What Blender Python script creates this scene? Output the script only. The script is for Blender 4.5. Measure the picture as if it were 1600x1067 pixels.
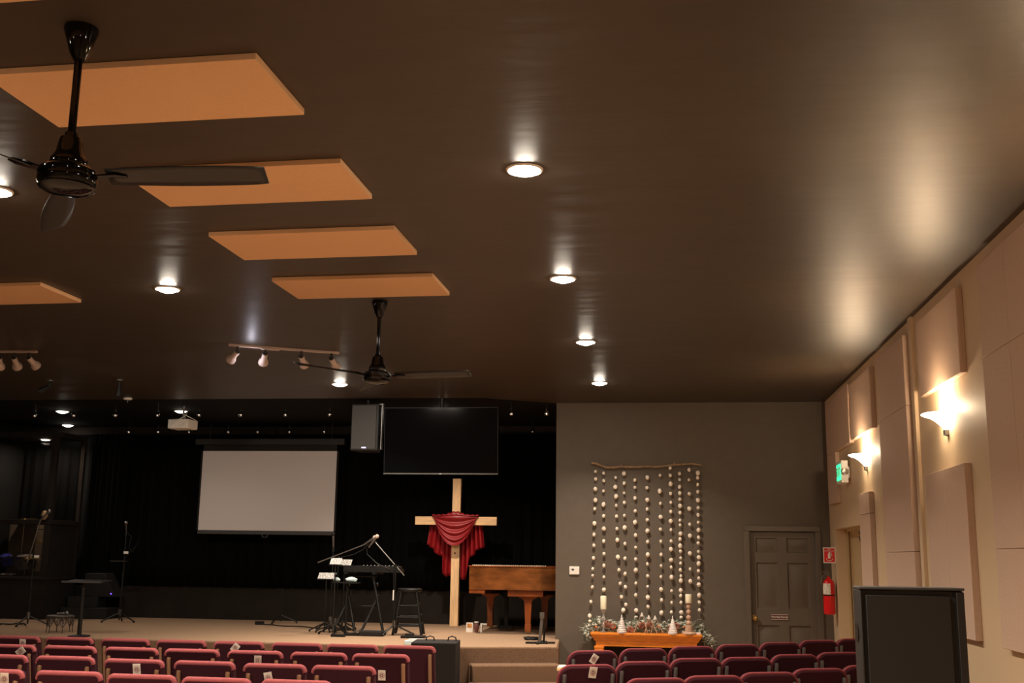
import bpy, math, random
from mathutils import Vector, Matrix
random.seed(7)
C = bpy.context.scene.collection
PI = math.pi
for o in list(bpy.data.objects): bpy.data.objects.remove(o)

# ------------------------------------------------------------------ camera
F_PX, YAW, PITCH, ROLL = 1711.0, .1360, .1943, .0139
cam_d = bpy.data.cameras.new('camera'); cam = bpy.data.objects.new('camera', cam_d); C.objects.link(cam)
cam_d.sensor_fit = 'HORIZONTAL'; cam_d.sensor_width = 36; cam_d.lens = 36*F_PX/1600
cam_d.clip_start = .05; cam_d.clip_end = 100
fw = Vector((-math.sin(YAW)*math.cos(PITCH), math.cos(YAW)*math.cos(PITCH), math.sin(PITCH)))
r0 = Vector((math.cos(YAW), math.sin(YAW), 0)); u0 = r0.cross(fw)
rt = r0*math.cos(ROLL)+u0*math.sin(ROLL); up = u0*math.cos(ROLL)-r0*math.sin(ROLL)
cam.matrix_world = Matrix(((rt.x, up.x, -fw.x, 0), (rt.y, up.y, -fw.y, 0), (rt.z, up.z, -fw.z, 1.6), (0, 0, 0, 1)))
bpy.context.scene.camera = cam
# ------------------------------------------------------------------ world, exposure
sc = bpy.context.scene
w = bpy.data.worlds.new('world'); sc.world = w; w.use_nodes = True
w.node_tree.nodes['Background'].inputs[0].default_value = (.02, .018, .016, 1)
w.node_tree.nodes['Background'].inputs[1].default_value = .3
vs = sc.view_settings
vs.view_transform = 'Standard'; vs.look = 'None'; vs.gamma = 1; vs.exposure = 1.35
try: vs.use_curve_mapping = False
except Exception: pass
WARM = (1, .84, .68); SCONCE = (1, .76, .50)
P_DOWN = 28.0      # watts of a ceiling downlight
P_SCONCE = 10.0
def lamp(name, kind, power, color, loc, parent=None, **k):
    d = bpy.data.lights.new(name, kind); d.energy = power; d.color = color
    for a, v in k.items(): setattr(d, a, v)
    o = bpy.data.objects.new(name, d); C.objects.link(o); o.location = loc
    if parent: o.parent = parent
    return o

# ------------------------------------------------------------------ materials
def mat(name, col, rough=.6, metal=0, bump=0, bscale=60, vary=0, vscale=6, emit=None, estr=0, trans=0, spec=.5, coat=0, stretch=None):
    m = bpy.data.materials.new(name); m.use_nodes = True; nt = m.node_tree; b = nt.nodes['Principled BSDF']
    b.inputs['Base Color'].default_value = (*col, 1); b.inputs['Roughness'].default_value = rough
    b.inputs['Metallic'].default_value = metal; b.inputs['Specular IOR Level'].default_value = spec
    b.inputs['Coat Weight'].default_value = coat
    if trans: b.inputs['Transmission Weight'].default_value = trans
    if emit: b.inputs['Emission Color'].default_value = (*emit, 1); b.inputs['Emission Strength'].default_value = estr
    if bump or vary:
        tc = nt.nodes.new('ShaderNodeTexCoord'); mp = nt.nodes.new('ShaderNodeMapping'); nt.links.new(tc.outputs['Object'], mp.inputs[0])
        if stretch: mp.inputs['Scale'].default_value = stretch
    if bump:
        n = nt.nodes.new('ShaderNodeTexNoise'); n.inputs['Scale'].default_value = bscale; n.inputs['Detail'].default_value = 4
        bp = nt.nodes.new('ShaderNodeBump'); bp.inputs['Strength'].default_value = bump; bp.inputs['Distance'].default_value = .01
        nt.links.new(mp.outputs[0], n.inputs['Vector']); nt.links.new(n.outputs[0], bp.inputs['Height']); nt.links.new(bp.outputs[0], b.inputs['Normal'])
    if vary:
        n = nt.nodes.new('ShaderNodeTexNoise'); n.inputs['Scale'].default_value = vscale; n.inputs['Detail'].default_value = 6
        cr = nt.nodes.new('ShaderNodeValToRGB'); cr.color_ramp.elements[0].position = .35; cr.color_ramp.elements[1].position = .65
        cr.color_ramp.elements[0].color = (*[max(0, c*(1-vary)) for c in col], 1); cr.color_ramp.elements[1].color = (*[min(1, c*(1+vary)) for c in col], 1)
        nt.links.new(mp.outputs[0], n.inputs['Vector']); nt.links.new(n.outputs[0], cr.inputs[0]); nt.links.new(cr.outputs[0], b.inputs['Base Color'])
    return m
M = dict(
    ceil=mat('ceiling_paint', (.052, .038, .027), .42, bump=.42, bscale=1.5, vary=.05, vscale=3, spec=.34, stretch=(.8, 2.2, 1)),
    taupe=mat('taupe_wall_paint', (.105, .082, .060), .62, bump=.12, bscale=70, vary=.04, vscale=8),
    beige=mat('beige_wall_paint', (.62, .46, .29), .6, bump=.08, bscale=60),
    blackwall=mat('black_paint', (.0035, .0035, .0035), .85, spec=.15),
    carpet=mat('brown_carpet', (.34, .225, .145), .95, bump=.6, bscale=260, vary=.28, vscale=160, spec=.1),
    carpet_shade=mat('brown_carpet_shaded', (.19, .115, .072), .95, bump=.6, bscale=260, vary=.32, vscale=150, spec=.1),  # same carpet as the floor, shade of the risers put into a darker colour
    stagewall=mat('stage_knee_wall', (.019, .015, .012), .9, spec=.12, vary=.1, vscale=4),
    panel=mat('acoustic_fabric_tan', (.76, .47, .26), .9, bump=.25, bscale=300, vary=.02, vscale=80, spec=.2),
    wpanel=mat('acoustic_fabric_rose', (.56, .40, .30), .92, bump=.25, bscale=300, vary=.04, vscale=60, spec=.2),
    wedge=mat('panel_edge_brown', (.30, .17, .10), .9, spec=.2),
    curtain=mat('black_velvet', (.003, .003, .003), .95, spec=.04),
    black=mat('satin_black', (.008, .0075, .007), .45, spec=.3),
    matte=mat('matte_black', (.014, .012, .011), .75, spec=.25),
    gloss=mat('gloss_black', (.002, .002, .002), .07, spec=.32),
    blade=mat('fan_blade_black', (.008, .007, .006), .45),
    chrome=mat('chrome', (.75, .75, .75), .18, 1),
    steel=mat('grey_steel', (.20, .19, .18), .35, .8),
    dgrey=mat('dark_grey_plastic', (.042, .039, .038), .6),
    brass=mat('brass', (.85, .58, .22), .2, 1),
    white=mat('white_plastic', (.80, .76, .70), .45),
    track=mat('track_cream', (.62, .50, .44), .45),
    lens=mat('lamp_lens', (1, 1, 1), .4, emit=(1, .88, .72), estr=70),
    lens_stage=mat('stage_lamp_lens', (1, 1, 1), .4, emit=(1, .9, .76), estr=12),
    sconce=mat('sconce_glass', (.9, .85, .75), .4, emit=(1, .80, .55), estr=11),
    screen=mat('projector_screen', (.62, .57, .56), .9),
    tv=mat('tv_glass', (.003, .003, .004), .08, spec=.12),
    cloth=mat('red_satin', (.25, .006, .010), .42, bump=.05, bscale=40, spec=.4),
    pine=mat('pine_board', (.86, .57, .30), .55, vary=.14, vscale=3, stretch=(14, 14, 1.2)),
    pineh=mat('pine_board_across', (.86, .57, .30), .55, vary=.14, vscale=3, stretch=(1.2, 14, 14)),
    knot=mat('pine_knot', (.22, .09, .03), .6),
    piano=mat('walnut_veneer', (.23, .078, .020), .14, vary=.42, vscale=3.2, coat=.5, stretch=(1, 1, 2.6)),
    pianoleg=mat('walnut_leg', (.26, .065, .015), .25, vary=.2, vscale=4, coat=.3),
    oak=mat('orange_oak', (.76, .23, .02), .35, vary=.18, vscale=5, coat=.2, stretch=(2, 8, 14)),
    burg_shade=mat('burgundy_fabric_shaded', (.040, .0075, .013), .9, bump=.3, bscale=350, vary=.12, vscale=120, spec=.2),  # maroon fabric darkened: the shade on the chair backs is in the colour
    boothboard=mat('brown_board', (.12, .085, .055), .7),
    piping_lit=mat('burgundy_piping_lit', (.20, .038, .046), .85, bump=.3, bscale=350, spec=.25), cab=mat('cabinet_black', (.010, .008, .0065), .6),  # piping is the same fabric, light from above put into its colour
    burgroll=mat('burgundy_welt_lit', (.30, .070, .074), .85, bump=.3, bscale=350, vary=.15, vscale=120, spec=.25),  # same maroon fabric lightened: overhead light on the roll is in the colour
    brownbar=mat('brown_frame', (.26, .13, .07), .4, .2),
    greybar=mat('grey_frame', (.13, .115, .11), .35, .5),
    card=mat('card_paper', (.78, .68, .58), .8), ink=mat('seal_ink', (.30, .13, .12), .8),
    pom=mat('cream_felt', (.93, .83, .70), .95, bump=.4, bscale=200), twine=mat('grey_twine', (.10, .085, .07), .9),
    twig=mat('driftwood', (.34, .22, .12), .85, bump=.5, bscale=60, vary=.3, vscale=20),
    needle=mat('pine_needle', (.10, .135, .085), .7, vary=.4, vscale=30), frost=mat('frosted_leaf', (.58, .60, .52), .8, vary=.3, vscale=40),
    cone=mat('pine_cone', (.36, .12, .07), .7, vary=.4, vscale=40), copper=mat('copper_ball', (.75, .26, .10), .35, .4),
    wax=mat('candle_wax', (.86, .80, .60), .5), glass=mat('clear_glass', (.9, .9, .9), .05, trans=.85), bead=mat('wooden_bead', (.50, .32, .22), .6, vary=.2, vscale=40),
    tree=mat('white_bark_tree', (.82, .76, .74), .8, bump=.5, bscale=80), red=mat('extinguisher_red', (.72, .008, .012), .25, coat=.4),
    signred=mat('sign_red', (.75, .02, .02), .5), label=mat('paper_label', (.75, .70, .60), .7, vary=.3, vscale=60),
    green=mat('exit_green', (.05, .7, .32), .5, emit=(.05, .9, .4), estr=.55), plate=mat('sign_plate', (.13, .045, .04), .5),
    doorp=mat('taupe_door_paint', (.115, .090, .068), .42), doorb=mat('beige_door_paint', (.56, .42, .23), .5),
    iron=mat('scrolled_iron', (.12, .10, .09), .4, .6), cyan=mat('pale_paper', (.62, .76, .78), .7),
    blue=mat('blue_indicator', (.1, .05, .9), .5, emit=(.12, .05, 1), estr=2), logo=mat('logo_mark', (.6, .6, .9), .5, emit=(.5, .45, .9), estr=.5),
    drumskin=mat('drum_shell', (.30, .27, .25), .25, .5), bluedrum=mat('blue_shell', (.03, .035, .25), .25, coat=.5), orange=mat('orange_box', (.80, .25, .06), .6, vary=.8, vscale=60),
    notes=mat('printed_sheet', (.75, .73, .68), .8, vary=.6, vscale=70))
# clear acrylic sheet of the drum booth
pg = bpy.data.materials.new('acrylic_pane'); pg.use_nodes = True; nt = pg.node_tree; nt.nodes.remove(nt.nodes['Principled BSDF'])
t = nt.nodes.new('ShaderNodeBsdfTransparent'); t.inputs[0].default_value = (.72, .70, .68, 1); g = nt.nodes.new('ShaderNodeBsdfGlossy'); g.inputs['Roughness'].default_value = .04
mx = nt.nodes.new('ShaderNodeMixShader'); mx.inputs[0].default_value = .10
nt.links.new(t.outputs[0], mx.inputs[1]); nt.links.new(g.outputs[0], mx.inputs[2]); nt.links.new(mx.outputs[0], nt.nodes['Material Output'].inputs[0]); M['pane'] = pg

# ------------------------------------------------------------------ mesh builder
class MB:
    def __init__(s): s.v = []; s.f = []
    def add(s, vs_, fs): n = len(s.v); s.v += [Vector(q) for q in vs_]; s.f += [[i+n for i in f] for f in fs]; return s
    def box(s, a, b):
        x0, y0, z0 = a; x1, y1, z1 = b
        return s.add([(x0, y0, z0), (x1, y0, z0), (x1, y1, z0), (x0, y1, z0), (x0, y0, z1), (x1, y0, z1), (x1, y1, z1), (x0, y1, z1)],
                     [(0, 3, 2, 1), (4, 5, 6, 7), (0, 1, 5, 4), (1, 2, 6, 5), (2, 3, 7, 6), (3, 0, 4, 7)])
    def cb(s, c, d): return s.box([c[i]-d[i]/2 for i in range(3)], [c[i]+d[i]/2 for i in range(3)])
    def prism(s, poly, h, M4):      # poly in local xy, extruded along local z 0..h, through matrix
        n = len(poly); vs_ = [M4 @ Vector((x, y, 0)) for x, y in poly]+[M4 @ Vector((x, y, h)) for x, y in poly]
        return s.add(vs_, [list(range(n))[::-1], list(range(n, 2*n))]+[(i, (i+1) % n, n+(i+1) % n, n+i) for i in range(n)])
    def cyl(s, p0, p1, ra, rb=None, n=12, cap=True):
        rb = ra if rb is None else rb; p0 = Vector(p0); p1 = Vector(p1); d = (p1-p0).normalized()
        a = d.orthogonal().normalized(); b = d.cross(a); vs_ = []
        for p, r in ((p0, ra), (p1, rb)):
            for i in range(n): t_ = 2*PI*i/n; vs_.append(p+(a*math.cos(t_)+b*math.sin(t_))*r)
        fs = [(i, (i+1) % n, n+(i+1) % n, n+i) for i in range(n)]
        if cap: fs += [list(range(n))[::-1], list(range(n, 2*n))]
        return s.add(vs_, fs)
    def tube(s, pts, r, n=8):
        pts = [Vector(p) for p in pts]; rs = r if isinstance(r, (list, tuple)) else [r]*len(pts); vs_ = []; a = None
        for i, p in enumerate(pts):
            d = (pts[min(i+1, len(pts)-1)]-pts[max(i-1, 0)]).normalized()
            a = d.orthogonal().normalized() if a is None else (a-d*a.dot(d)).normalized()
            b = d.cross(a)
            for k in range(n): t_ = 2*PI*k/n; vs_.append(p+(a*math.cos(t_)+b*math.sin(t_))*rs[i])
        m = len(pts); fs = [(i*n+k, i*n+(k+1) % n, (i+1)*n+(k+1) % n, (i+1)*n+k) for i in range(m-1) for k in range(n)]
        fs += [list(range(n))[::-1], list(range((m-1)*n, m*n))]
        return s.add(vs_, fs)
    def lathe(s, prof, c=(0, 0, 0), n=24, a0=0, a1=2*PI, M4=None):
        full = abs(a1-a0-2*PI) < 1e-6; k = n if full else n+1; vs_ = []
        for r, z in prof:
            for i in range(k):
                t_ = a0+(a1-a0)*i/n; v = Vector((r*math.cos(t_), r*math.sin(t_), z))
                vs_.append((M4 @ v if M4 else v)+Vector(c))
        fs = []
        for j in range(len(prof)-1):
            for i in range(n if full else k-1):
                i2 = (i+1) % k; fs.append((j*k+i, j*k+i2, (j+1)*k+i2, (j+1)*k+i))
        return s.add(vs_, fs)
    def ball(s, c, r, sc_=(1, 1, 1), n=10, m=7, jit=0):
        prof = [(math.sin(PI*i/m), -math.cos(PI*i/m)) for i in range(m+1)]; k = len(s.v)
        s.lathe([(max(a, 1e-4)*r, b*r) for a, b in prof], (0, 0, 0), n)
        for i in range(k, len(s.v)):
            v = s.v[i]; j = 1+random.uniform(-jit, jit); s.v[i] = Vector((v.x*sc_[0]*j+c[0], v.y*sc_[1]*j+c[1], v.z*sc_[2]*j+c[2]))
        return s
    def grid(s, fn, nu, nv):
        return s.add([fn(i/nu, j/nv) for j in range(nv+1) for i in range(nu+1)],
                     [(j*(nu+1)+i, j*(nu+1)+i+1, (j+1)*(nu+1)+i+1, (j+1)*(nu+1)+i) for j in range(nv) for i in range(nu)])
def T(x=0, y=0, z=0): return Matrix.Translation((x, y, z))
def RX(a): return Matrix.Rotation(a, 4, 'X')
def RY(a): return Matrix.Rotation(a, 4, 'Y')
def RZ(a): return Matrix.Rotation(a, 4, 'Z')
FRONT = lambda y: T(0, y, 0) @ RX(PI/2)         # local xy -> world xz, extruded towards -y
def obj(name, mb, m, parent=None, bevel=0, off=None, label=None, solid=0, angle=38):
    me = bpy.data.meshes.new(name)
    vv = [v-Vector(off) for v in mb.v] if off is not None else mb.v
    me.from_pydata([tuple(v) for v in vv], [], mb.f); me.validate(); me.materials.append(M[m] if isinstance(m, str) else m)
    me.polygons.foreach_set('use_smooth', [True]*len(me.polygons)); me.set_sharp_from_angle(angle=math.radians(angle))
    o = bpy.data.objects.new(name, me); C.objects.link(o)
    if parent: o.parent = parent
    if solid: q = o.modifiers.new('s', 'SOLIDIFY'); q.thickness = solid; q.offset = 0
    if bevel: q = o.modifiers.new('b', 'BEVEL'); q.width = bevel; q.segments = 2; q.limit_method = 'ANGLE'
    if label: o['label'] = label
    return o
def tag(o, label, cat, group=None, kind=None):
    o['label'] = label; o['category'] = cat
    if group: o['group'] = group
    if kind: o['kind'] = kind
    return o
def thing(name, label, cat, loc=(0, 0, 0), rz=0, group=None):
    o = bpy.data.objects.new(name, None); C.objects.link(o); o.location = loc; o.rotation_euler = (0, 0, rz); o.empty_display_size = .1
    return tag(o, label, cat, group)
def struct(name, mb, m, parent=None, **k):
    o = obj(name, mb, m, parent, **k)
    if not parent: o['kind'] = 'structure'
    return o
KIDS = {}
def children(o): return [c for c in bpy.data.objects if c.parent == o]
def dup(root, loc, rz, label, group=None):
    def cp(o, par):
        c = o.copy(); C.objects.link(c); c.parent = par
        for k in children(o): cp(k, c)
        return c
    r = cp(root, None); r.location = loc; r.rotation_euler = (0, 0, rz); r['label'] = label
    if group: r['group'] = group
    return r
def text(name, s, size, m, parent, M4, ext=.001):
    cu = bpy.data.curves.new(name, 'FONT'); cu.body = s; cu.size = size; cu.extrude = ext; cu.align_x = 'CENTER'; cu.align_y = 'CENTER'; cu.offset = size*.012
    tmp = bpy.data.objects.new('tmp', cu); C.objects.link(tmp); bpy.context.view_layer.update()
    me = bpy.data.meshes.new_from_object(tmp.evaluated_get(bpy.context.evaluated_depsgraph_get())); bpy.data.objects.remove(tmp)
    me.materials.clear(); me.materials.append(M[m]); me.transform(M4)
    o = bpy.data.objects.new(name, me); C.objects.link(o); o.parent = parent; return o

# ------------------------------------------------------------------ the setting
H = 3.63; XR = 2.12; YF = 14.5; YB = 17.1; SZ = .57; XL = -10.6; YN = -3.0
struct('floor', MB().box((XL-.2, YN-.2, -.1), (XR+.4, YB+.3, 0)), 'carpet')
struct('ceiling', MB().prism([(XL-.2, YN-.2), (XR+.4, YN-.2), (XR+.4, YF+.02), (-1.37, YF+.02), (-2.3, 13.97), (-4.5, 13.93), (XL-.2, 13.91)], .15, T(0, 0, H)), 'ceil')
struct('ceiling_stage', MB().prism([(XL-.2, 13.91), (-4.5, 13.93), (-2.3, 13.97), (-1.37, YF+.02), (XR+.4, YF+.02), (XR+.4, YB+.3), (XL-.2, YB+.3)], .15, T(0, 0, H)), 'blackwall')
# front wall, right of the stage, with the opening of the storage door
dx0, dx1, dz = 1.11, 1.935, 1.97
struct('wall_front', MB().box((-1.37, YF, 0), (dx0, YF+.15, H)).box((dx1, YF, 0), (XR, YF+.15, H)).box((dx0, YF, dz), (dx1, YF+.15, H)), 'taupe')
struct('wall_stage_side', MB().box((.4, YF+.15, 0), (.55, YB, H)), 'blackwall')
struct('wall_back', MB().box((XL-.2, YB, 0), (XR+.4, YB+.15, H)), 'stagewall')
struct('wall_stage_left', MB().box((XL, 13.92, 0), (XL+.05, YB, H)), 'blackwall')
struct('wall_left', MB().box((XL-.2, YN, 0), (XL, YB, H)), 'taupe')
struct('wall_near', MB().box((XL, YN-.15, 0), (XR+.4, YN, H)), 'beige')
oy0, oy1, oz = 12.12, 14.07, 1.99
struct('wall_right', MB().box((XR, YN, 0), (XR+.28, oy0, H)).box((XR, oy1, 0), (XR+.28, YF+.15, H)).box((XR, oy0, oz), (XR+.28, oy1, H)), 'beige')
struct('trim_1', MB().box((XR-.028, 9.36, 0), (XR+.01, 9.46, H)), 'beige')
# storage door: six raised panels
d1 = struct('door_1', MB(), 'doorp')
bpy.data.objects.remove(d1)
def raised(mb, x0, x1, z0, z1, y):     # a moulded recess with a raised field, facing -y
    a, b, c_ = .0, .028, .060
    def ring(i, yy): return [(x0+i, yy, z0+i), (x1-i, yy, z0+i), (x1-i, yy, z1-i), (x0+i, yy, z1-i)]
    vs_ = ring(0, y)+ring(.014, y+.016)+ring(.030, y+.016)+ring(.058, y+.004); fs = []
    for k in range(3):
        for j in range(4): fs.append((k*4+j, k*4+(j+1) % 4, k*4+4+(j+1) % 4, k*4+4+j))
    fs.append((12, 13, 14, 15)); mb.add(vs_, fs)
lx0, lx1 = dx0+.01, dx1-.01; ly = YF+.045
cols = [(1.165, 1.425), (1.555, 1.815)]; rowsz = [(1.70, 1.885), (1.0, 1.575), (.22, .80)]
cols = [(lx0+.075, lx0+.345), (lx1-.345, lx1-.075)]
mb = MB(); xs = [lx0, cols[0][0], cols[0][1], cols[1][0], cols[1][1], lx1]; zs = [.01, .22, .80, 1.0, 1.575, 1.70, 1.885, dz-.01]
for i in range(5):
    for j in range(7):
        if i in (1, 3) and j in (1, 3, 5): raised(mb, xs[i], xs[i+1], zs[j], zs[j+1], ly)
        else: mb.add([(xs[i], ly, zs[j]), (xs[i+1], ly, zs[j]), (xs[i+1], ly, zs[j+1]), (xs[i], ly, zs[j+1])], [(0, 1, 2, 3)])
mb.box((lx0, ly+.02, .01), (lx1, ly+.05, dz-.01))
door1 = struct('door_1', mb, 'doorp')
mb = MB()
for a, b in (((dx0-.065, YF-.02, 0), (dx0+.004, YF+.02, dz-.005)), ((dx1-.004, YF-.02, 0), (dx1+.065, YF+.02, dz-.005)), ((dx0-.065, YF-.02, dz-.004), (dx1+.065, YF+.02, dz+.065))): mb.box(a, b)
for a, b in (((dx0, YF+.02, 0), (dx0+.01, YF+.14, dz)), ((dx1-.01, YF+.02, 0), (dx1, YF+.14, dz))): mb.box(a, b)
struct('trim_2', mb, 'doorp', bevel=.008)
kn = MB().lathe([(.001, .075), (.022, .072), (.036, .055), (.036, .040), (.016, .022), (.014, .006), (.038, .004), (.039, -.002)], (1.155, ly, .885), 20, M4=RX(PI/2))
obj('door_knob', kn, 'brass', door1, label='round polished brass knob')
sg = thing('door_sign', 'small maroon name plate reading Worship Storage on the dark panelled door', 'sign', (1.465, ly, .905))
obj('plate', MB().box((-.105, -.012, -.028), (.105, -.002, .028)), 'plate', sg)
obj('border', MB().box((-.105, -.014, .026), (.105, -.002, .032)).box((-.105, -.014, -.032), (.105, -.002, -.026)), 'track', sg)
text('lettering', 'Worship Storage', .030, 'white', sg, T(0, -.013, 0) @ RX(PI/2))
# double door in the side wall
d2 = struct('door_2', MB().box((XR+.19, oy0+.02, .01), (XR+.23, (oy0+oy1)/2-.004, oz-.02)).box((XR+.19, (oy0+oy1)/2+.004, .01), (XR+.23, oy1-.02, oz-.02)), 'doorb', bevel=.004)
struct('trim_3', MB().box((XR+.12, oy1-.03, 0), (XR+.15, oy1+.001, oz)).box((XR+.17, oy1-.05, 0), (XR+.20, oy1+.001, oz)).box((XR+.12, oy0, oz-.03), (XR+.20, oy1, oz+.001)), 'doorb')
obj('door_closer', MB().box((XR+.13, 12.9, oz-.16), (XR+.19, 13.2, oz-.10)).tube([(XR+.15, 13.1, oz-.10), (XR+.10, 13.0, oz-.06), (XR+.14, 12.75, oz-.03)], .008), 'steel', d2, label='grey metal door closer')

# stage platform and its carpeted steps
stage = [(XL, 12.90), (-2.43, 12.97), (-1.24, 13.36), (-1.33, YF+.16), (.4, YF+.16), (.4, YB), (XL, YB)]
struct('stage_platform', MB().prism(stage, SZ, T()), 'carpet', bevel=.012)
ang = math.atan2(.39, 1.19); sd = Vector((math.cos(ang), math.sin(ang), 0)); sn = Vector((math.sin(ang), -math.cos(ang), 0))
struct('riser_shade_strip', MB().prism([(XL, 12.885), (-2.427, 12.955), (-1.225, 13.349), (-1.315, YF+.0), (-1.33, YF), (-1.24, 13.362), (-2.43, 12.972), (XL, 12.902)], SZ-.022, T()), 'carpet_shade')  # thin skin added over the stage front, riser shade put into its colour
st = thing('stage_steps', 'two brown carpeted steps rising to the angled stage corner', 'steps', (-2.43, 12.97, 0), ang)
L_ = math.hypot(1.19, .39)
for k, (d_, z_) in enumerate(((.28, .385), (.56, .20))):
    mb = MB().box((.20-.05*k, -d_, 0), (L_-.005, -(d_-.28)-.001, z_)); obj('step', mb, 'carpet_shade', st, bevel=.018)

# ------------------------------------------------------------------ ceiling: fabric panels
words = ['nearest the camera, cut by the picture edge', 'behind the near fan rod', 'behind the near fan motor', 'third back from the near fan', 'right beside the far fan mount']
Y0s = [3.49, 4.612, 5.835, 7.020, 8.195]
for i, y in enumerate(Y0s):
    y0 = y-.585; xa, xb = (-2.83, -1.61)
    if i == 0: y0, y = 2.87, 3.48
    t = MB().box((0, 0, -.03), (1.235, .585, 0))
    o = obj('ceiling_panel', t, 'panel', bevel=.003); o.location = (-2.868, y0, H-.0); o.rotation_euler = (0, 0, -.025)
    o.location.y += .03
    tag(o, 'tan fabric acoustic panel flat on the ceiling, '+words[i], 'acoustic panel', 'tan panels on the ceiling')
o2 = obj('ceiling_panel', MB().box((0, 0, -.03), (1.235, .585, 0)), 'panel', bevel=.003); o2.location = (-5.95, 7.66, H); o2.rotation_euler = (0, 0, -.025)
tag(o2, 'tan fabric acoustic panel on the ceiling above the left track light, cut by left edge', 'acoustic panel', 'tan panels on the ceiling')

# ------------------------------------------------------------------ recessed downlights
ringm = MB().lathe([(.078, -.004), (.090, -.010), (.098, -.006), (.100, 0)], n=32)
lensm = MB().lathe([(.0005, -.032), (.035, -.029), (.06, -.020), (.074, -.008), (.078, -.002)], n=32)
def downlight(x, y, label, stage_=False, power=P_DOWN):
    t = thing('downlight', label, 'ceiling light', (x, y, H), 0, 'round downlights in the ceiling')
    obj('trim_ring', ringm, 'white', t); obj('lens', lensm, 'lens_stage' if stage_ else 'lens', t)
    a = lamp('bulb', 'AREA', power, WARM, (0, 0, -.04), t, shape='DISK', size=.15, spread=math.radians(128))
    return t
downlight(-.70, 5.515, 'lit round downlight, biggest and nearest of the right hand row')
downlight(-.70, 7.847, 'lit round downlight second nearest in the right hand row')
downlight(-.695, 10.28, 'lit round downlight third in the right hand row, above the wall hanging')
downlight(-.70, 12.78, 'lit round downlight farthest in the right hand row, nearest the taupe front wall')
downlight(-3.82, 7.92, 'lit round downlight left of the row of tan ceiling panels')
downlight(-3.84, 12.73, 'lit round downlight beside the far fan, right of the track light')
downlight(-3.78, 5.57, 'lit round downlight at the left edge beside the near fan motor')
downlight(-.70, 3.15, 'round downlight just above the picture, nearest the camera')
for x, y in ((-.70, .8), (-3.8, 3.1), (-3.8, .8)): downlight(x, y, 'round downlight in the ceiling behind the camera')
downlight(-6.94, 15.12, 'small lit round downlight in the black stage ceiling above the projector', True, 1.5)
downlight(-3.05, 15.10, 'added unseen downlight in the black stage ceiling behind the television, to light the cross', True, 21)  # unseen lamp added to brighten the cross
downlight(-8.78, 15.10, 'small lit round downlight in black stage ceiling, in front of the drum booth post', True, 2.0)
downlight(-9.65, 16.80, 'small lit round downlight in black stage ceiling, behind the drum booth post', True, 1.0)

# ------------------------------------------------------------------ ceiling fans
def fan(y, label, a0):
    t = thing('ceiling_fan', label, 'ceiling fan', (-2.25, y, H), 0, 'black industrial ceiling fans')
    obj('canopy', MB().lathe([(.0, 0), (.064, 0), (.066, -.012), (.036, -.11), (.022, -.135), (0, -.135)], n=28), 'gloss', t)
    obj('downrod', MB().cyl((0, 0, -.13), (0, 0, -.455), .0155, n=16), 'gloss', t)
    obj('motor_housing', MB().lathe([(0, -.44), (.024, -.44), (.026, -.455), (.040, -.462), (.044, -.475), (.046, -.487), (.052, -.52), (.066, -.545), (.070, -.55), (.072, -.575), (.068, -.582),
        (.100, -.588), (.108, -.596), (.110, -.615), (.107, -.622), (.110, -.628), (.110, -.640), (.100, -.655)], n=40), 'gloss', t)
    obj('bottom_cover', MB().lathe([(.100, -.654), (.104, -.662), (.096, -.670), (.06, -.682), (0, -.688)], n=40), 'gloss', t)
    for k in range(3):
        a = a0+k*2*PI/3
        Mk = RZ(a)
        mb = MB(); n = 14
        def bl(u, v, Mk=Mk):
            r = .16+u*.62; wd = .038+.022*math.sin(u*PI*.9); wd *= 1 if u < .96 else .85
            return Mk @ Vector((r, (v-.5)*2*wd, -.618-(v-.5)*.035))
        mb.grid(bl, n, 4)
        b = obj('blade', mb, 'blade', t, solid=.005)
        obj('blade_arm', MB().add([], []).prism([(.09, -.018), (.2, -.03), (.24, -.012), (.24, .012), (.2, .03), (.09, .018)], .006, Mk @ T(0, 0, -.622)), 'gloss', b)
fan(3.75, 'black ceiling fan on a rod, the near one at upper left', math.radians(4))
fan(8.47, 'black ceiling fan on a rod, the far one beside the track light', math.radians(-7))

# ------------------------------------------------------------------ track lights
def head(parent, x, y0, tilt, az, lit=False):
    hd = MB(); d_ = Vector(tilt).normalized(); A = T(x, y0, -.075) @ (-d_).to_track_quat('Z', 'Y').to_matrix().to_4x4()
    prof = [(0, .0), (.026, .0), (.028, -.01), (.028, -.06), (.032, -.085), (.046, -.11), (.050, -.13), (.049, -.145), (.04, -.145), (.036, -.10), (0, -.09)]
    hd.lathe(prof, (0, 0, 0), 24, M4=A)
    h = obj('spot_head', hd, 'track', parent)
    l = lamp('bulb', 'SPOT', az, (1, .86, .70), A @ Vector((0, 0, -.15)), parent, spot_size=math.radians(88), spot_blend=.8, shadow_soft_size=.03)
    l.rotation_euler = (-d_).to_track_quat('Z', 'Y').to_euler()
    obj('neck', MB().cyl((x, y0, -.018), (x, y0, -.06), .014, n=12).cyl(A @ Vector((0, 0, .012)), A @ Vector((0, 0, -.006)), .024, n=16).tube([(x, y0, -.05), A @ Vector((0, 0, .01))], .008), 'dgrey', h)
    return h
def track(loc, rz, heads, label, L):
    t = thing('track_light', label, 'track light', loc, rz, 'cream track lights')
    obj('rail', MB().box((-L/2, -.018, -.022), (L/2, .018, 0)), 'track', t, bevel=.002)
    obj('connector', MB().box((-.14-.09, -.028, -.032), (-.14+.09, .028, 0)), 'track', t, bevel=.003)
    for h in heads: head(t, *h)
    return t
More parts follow.
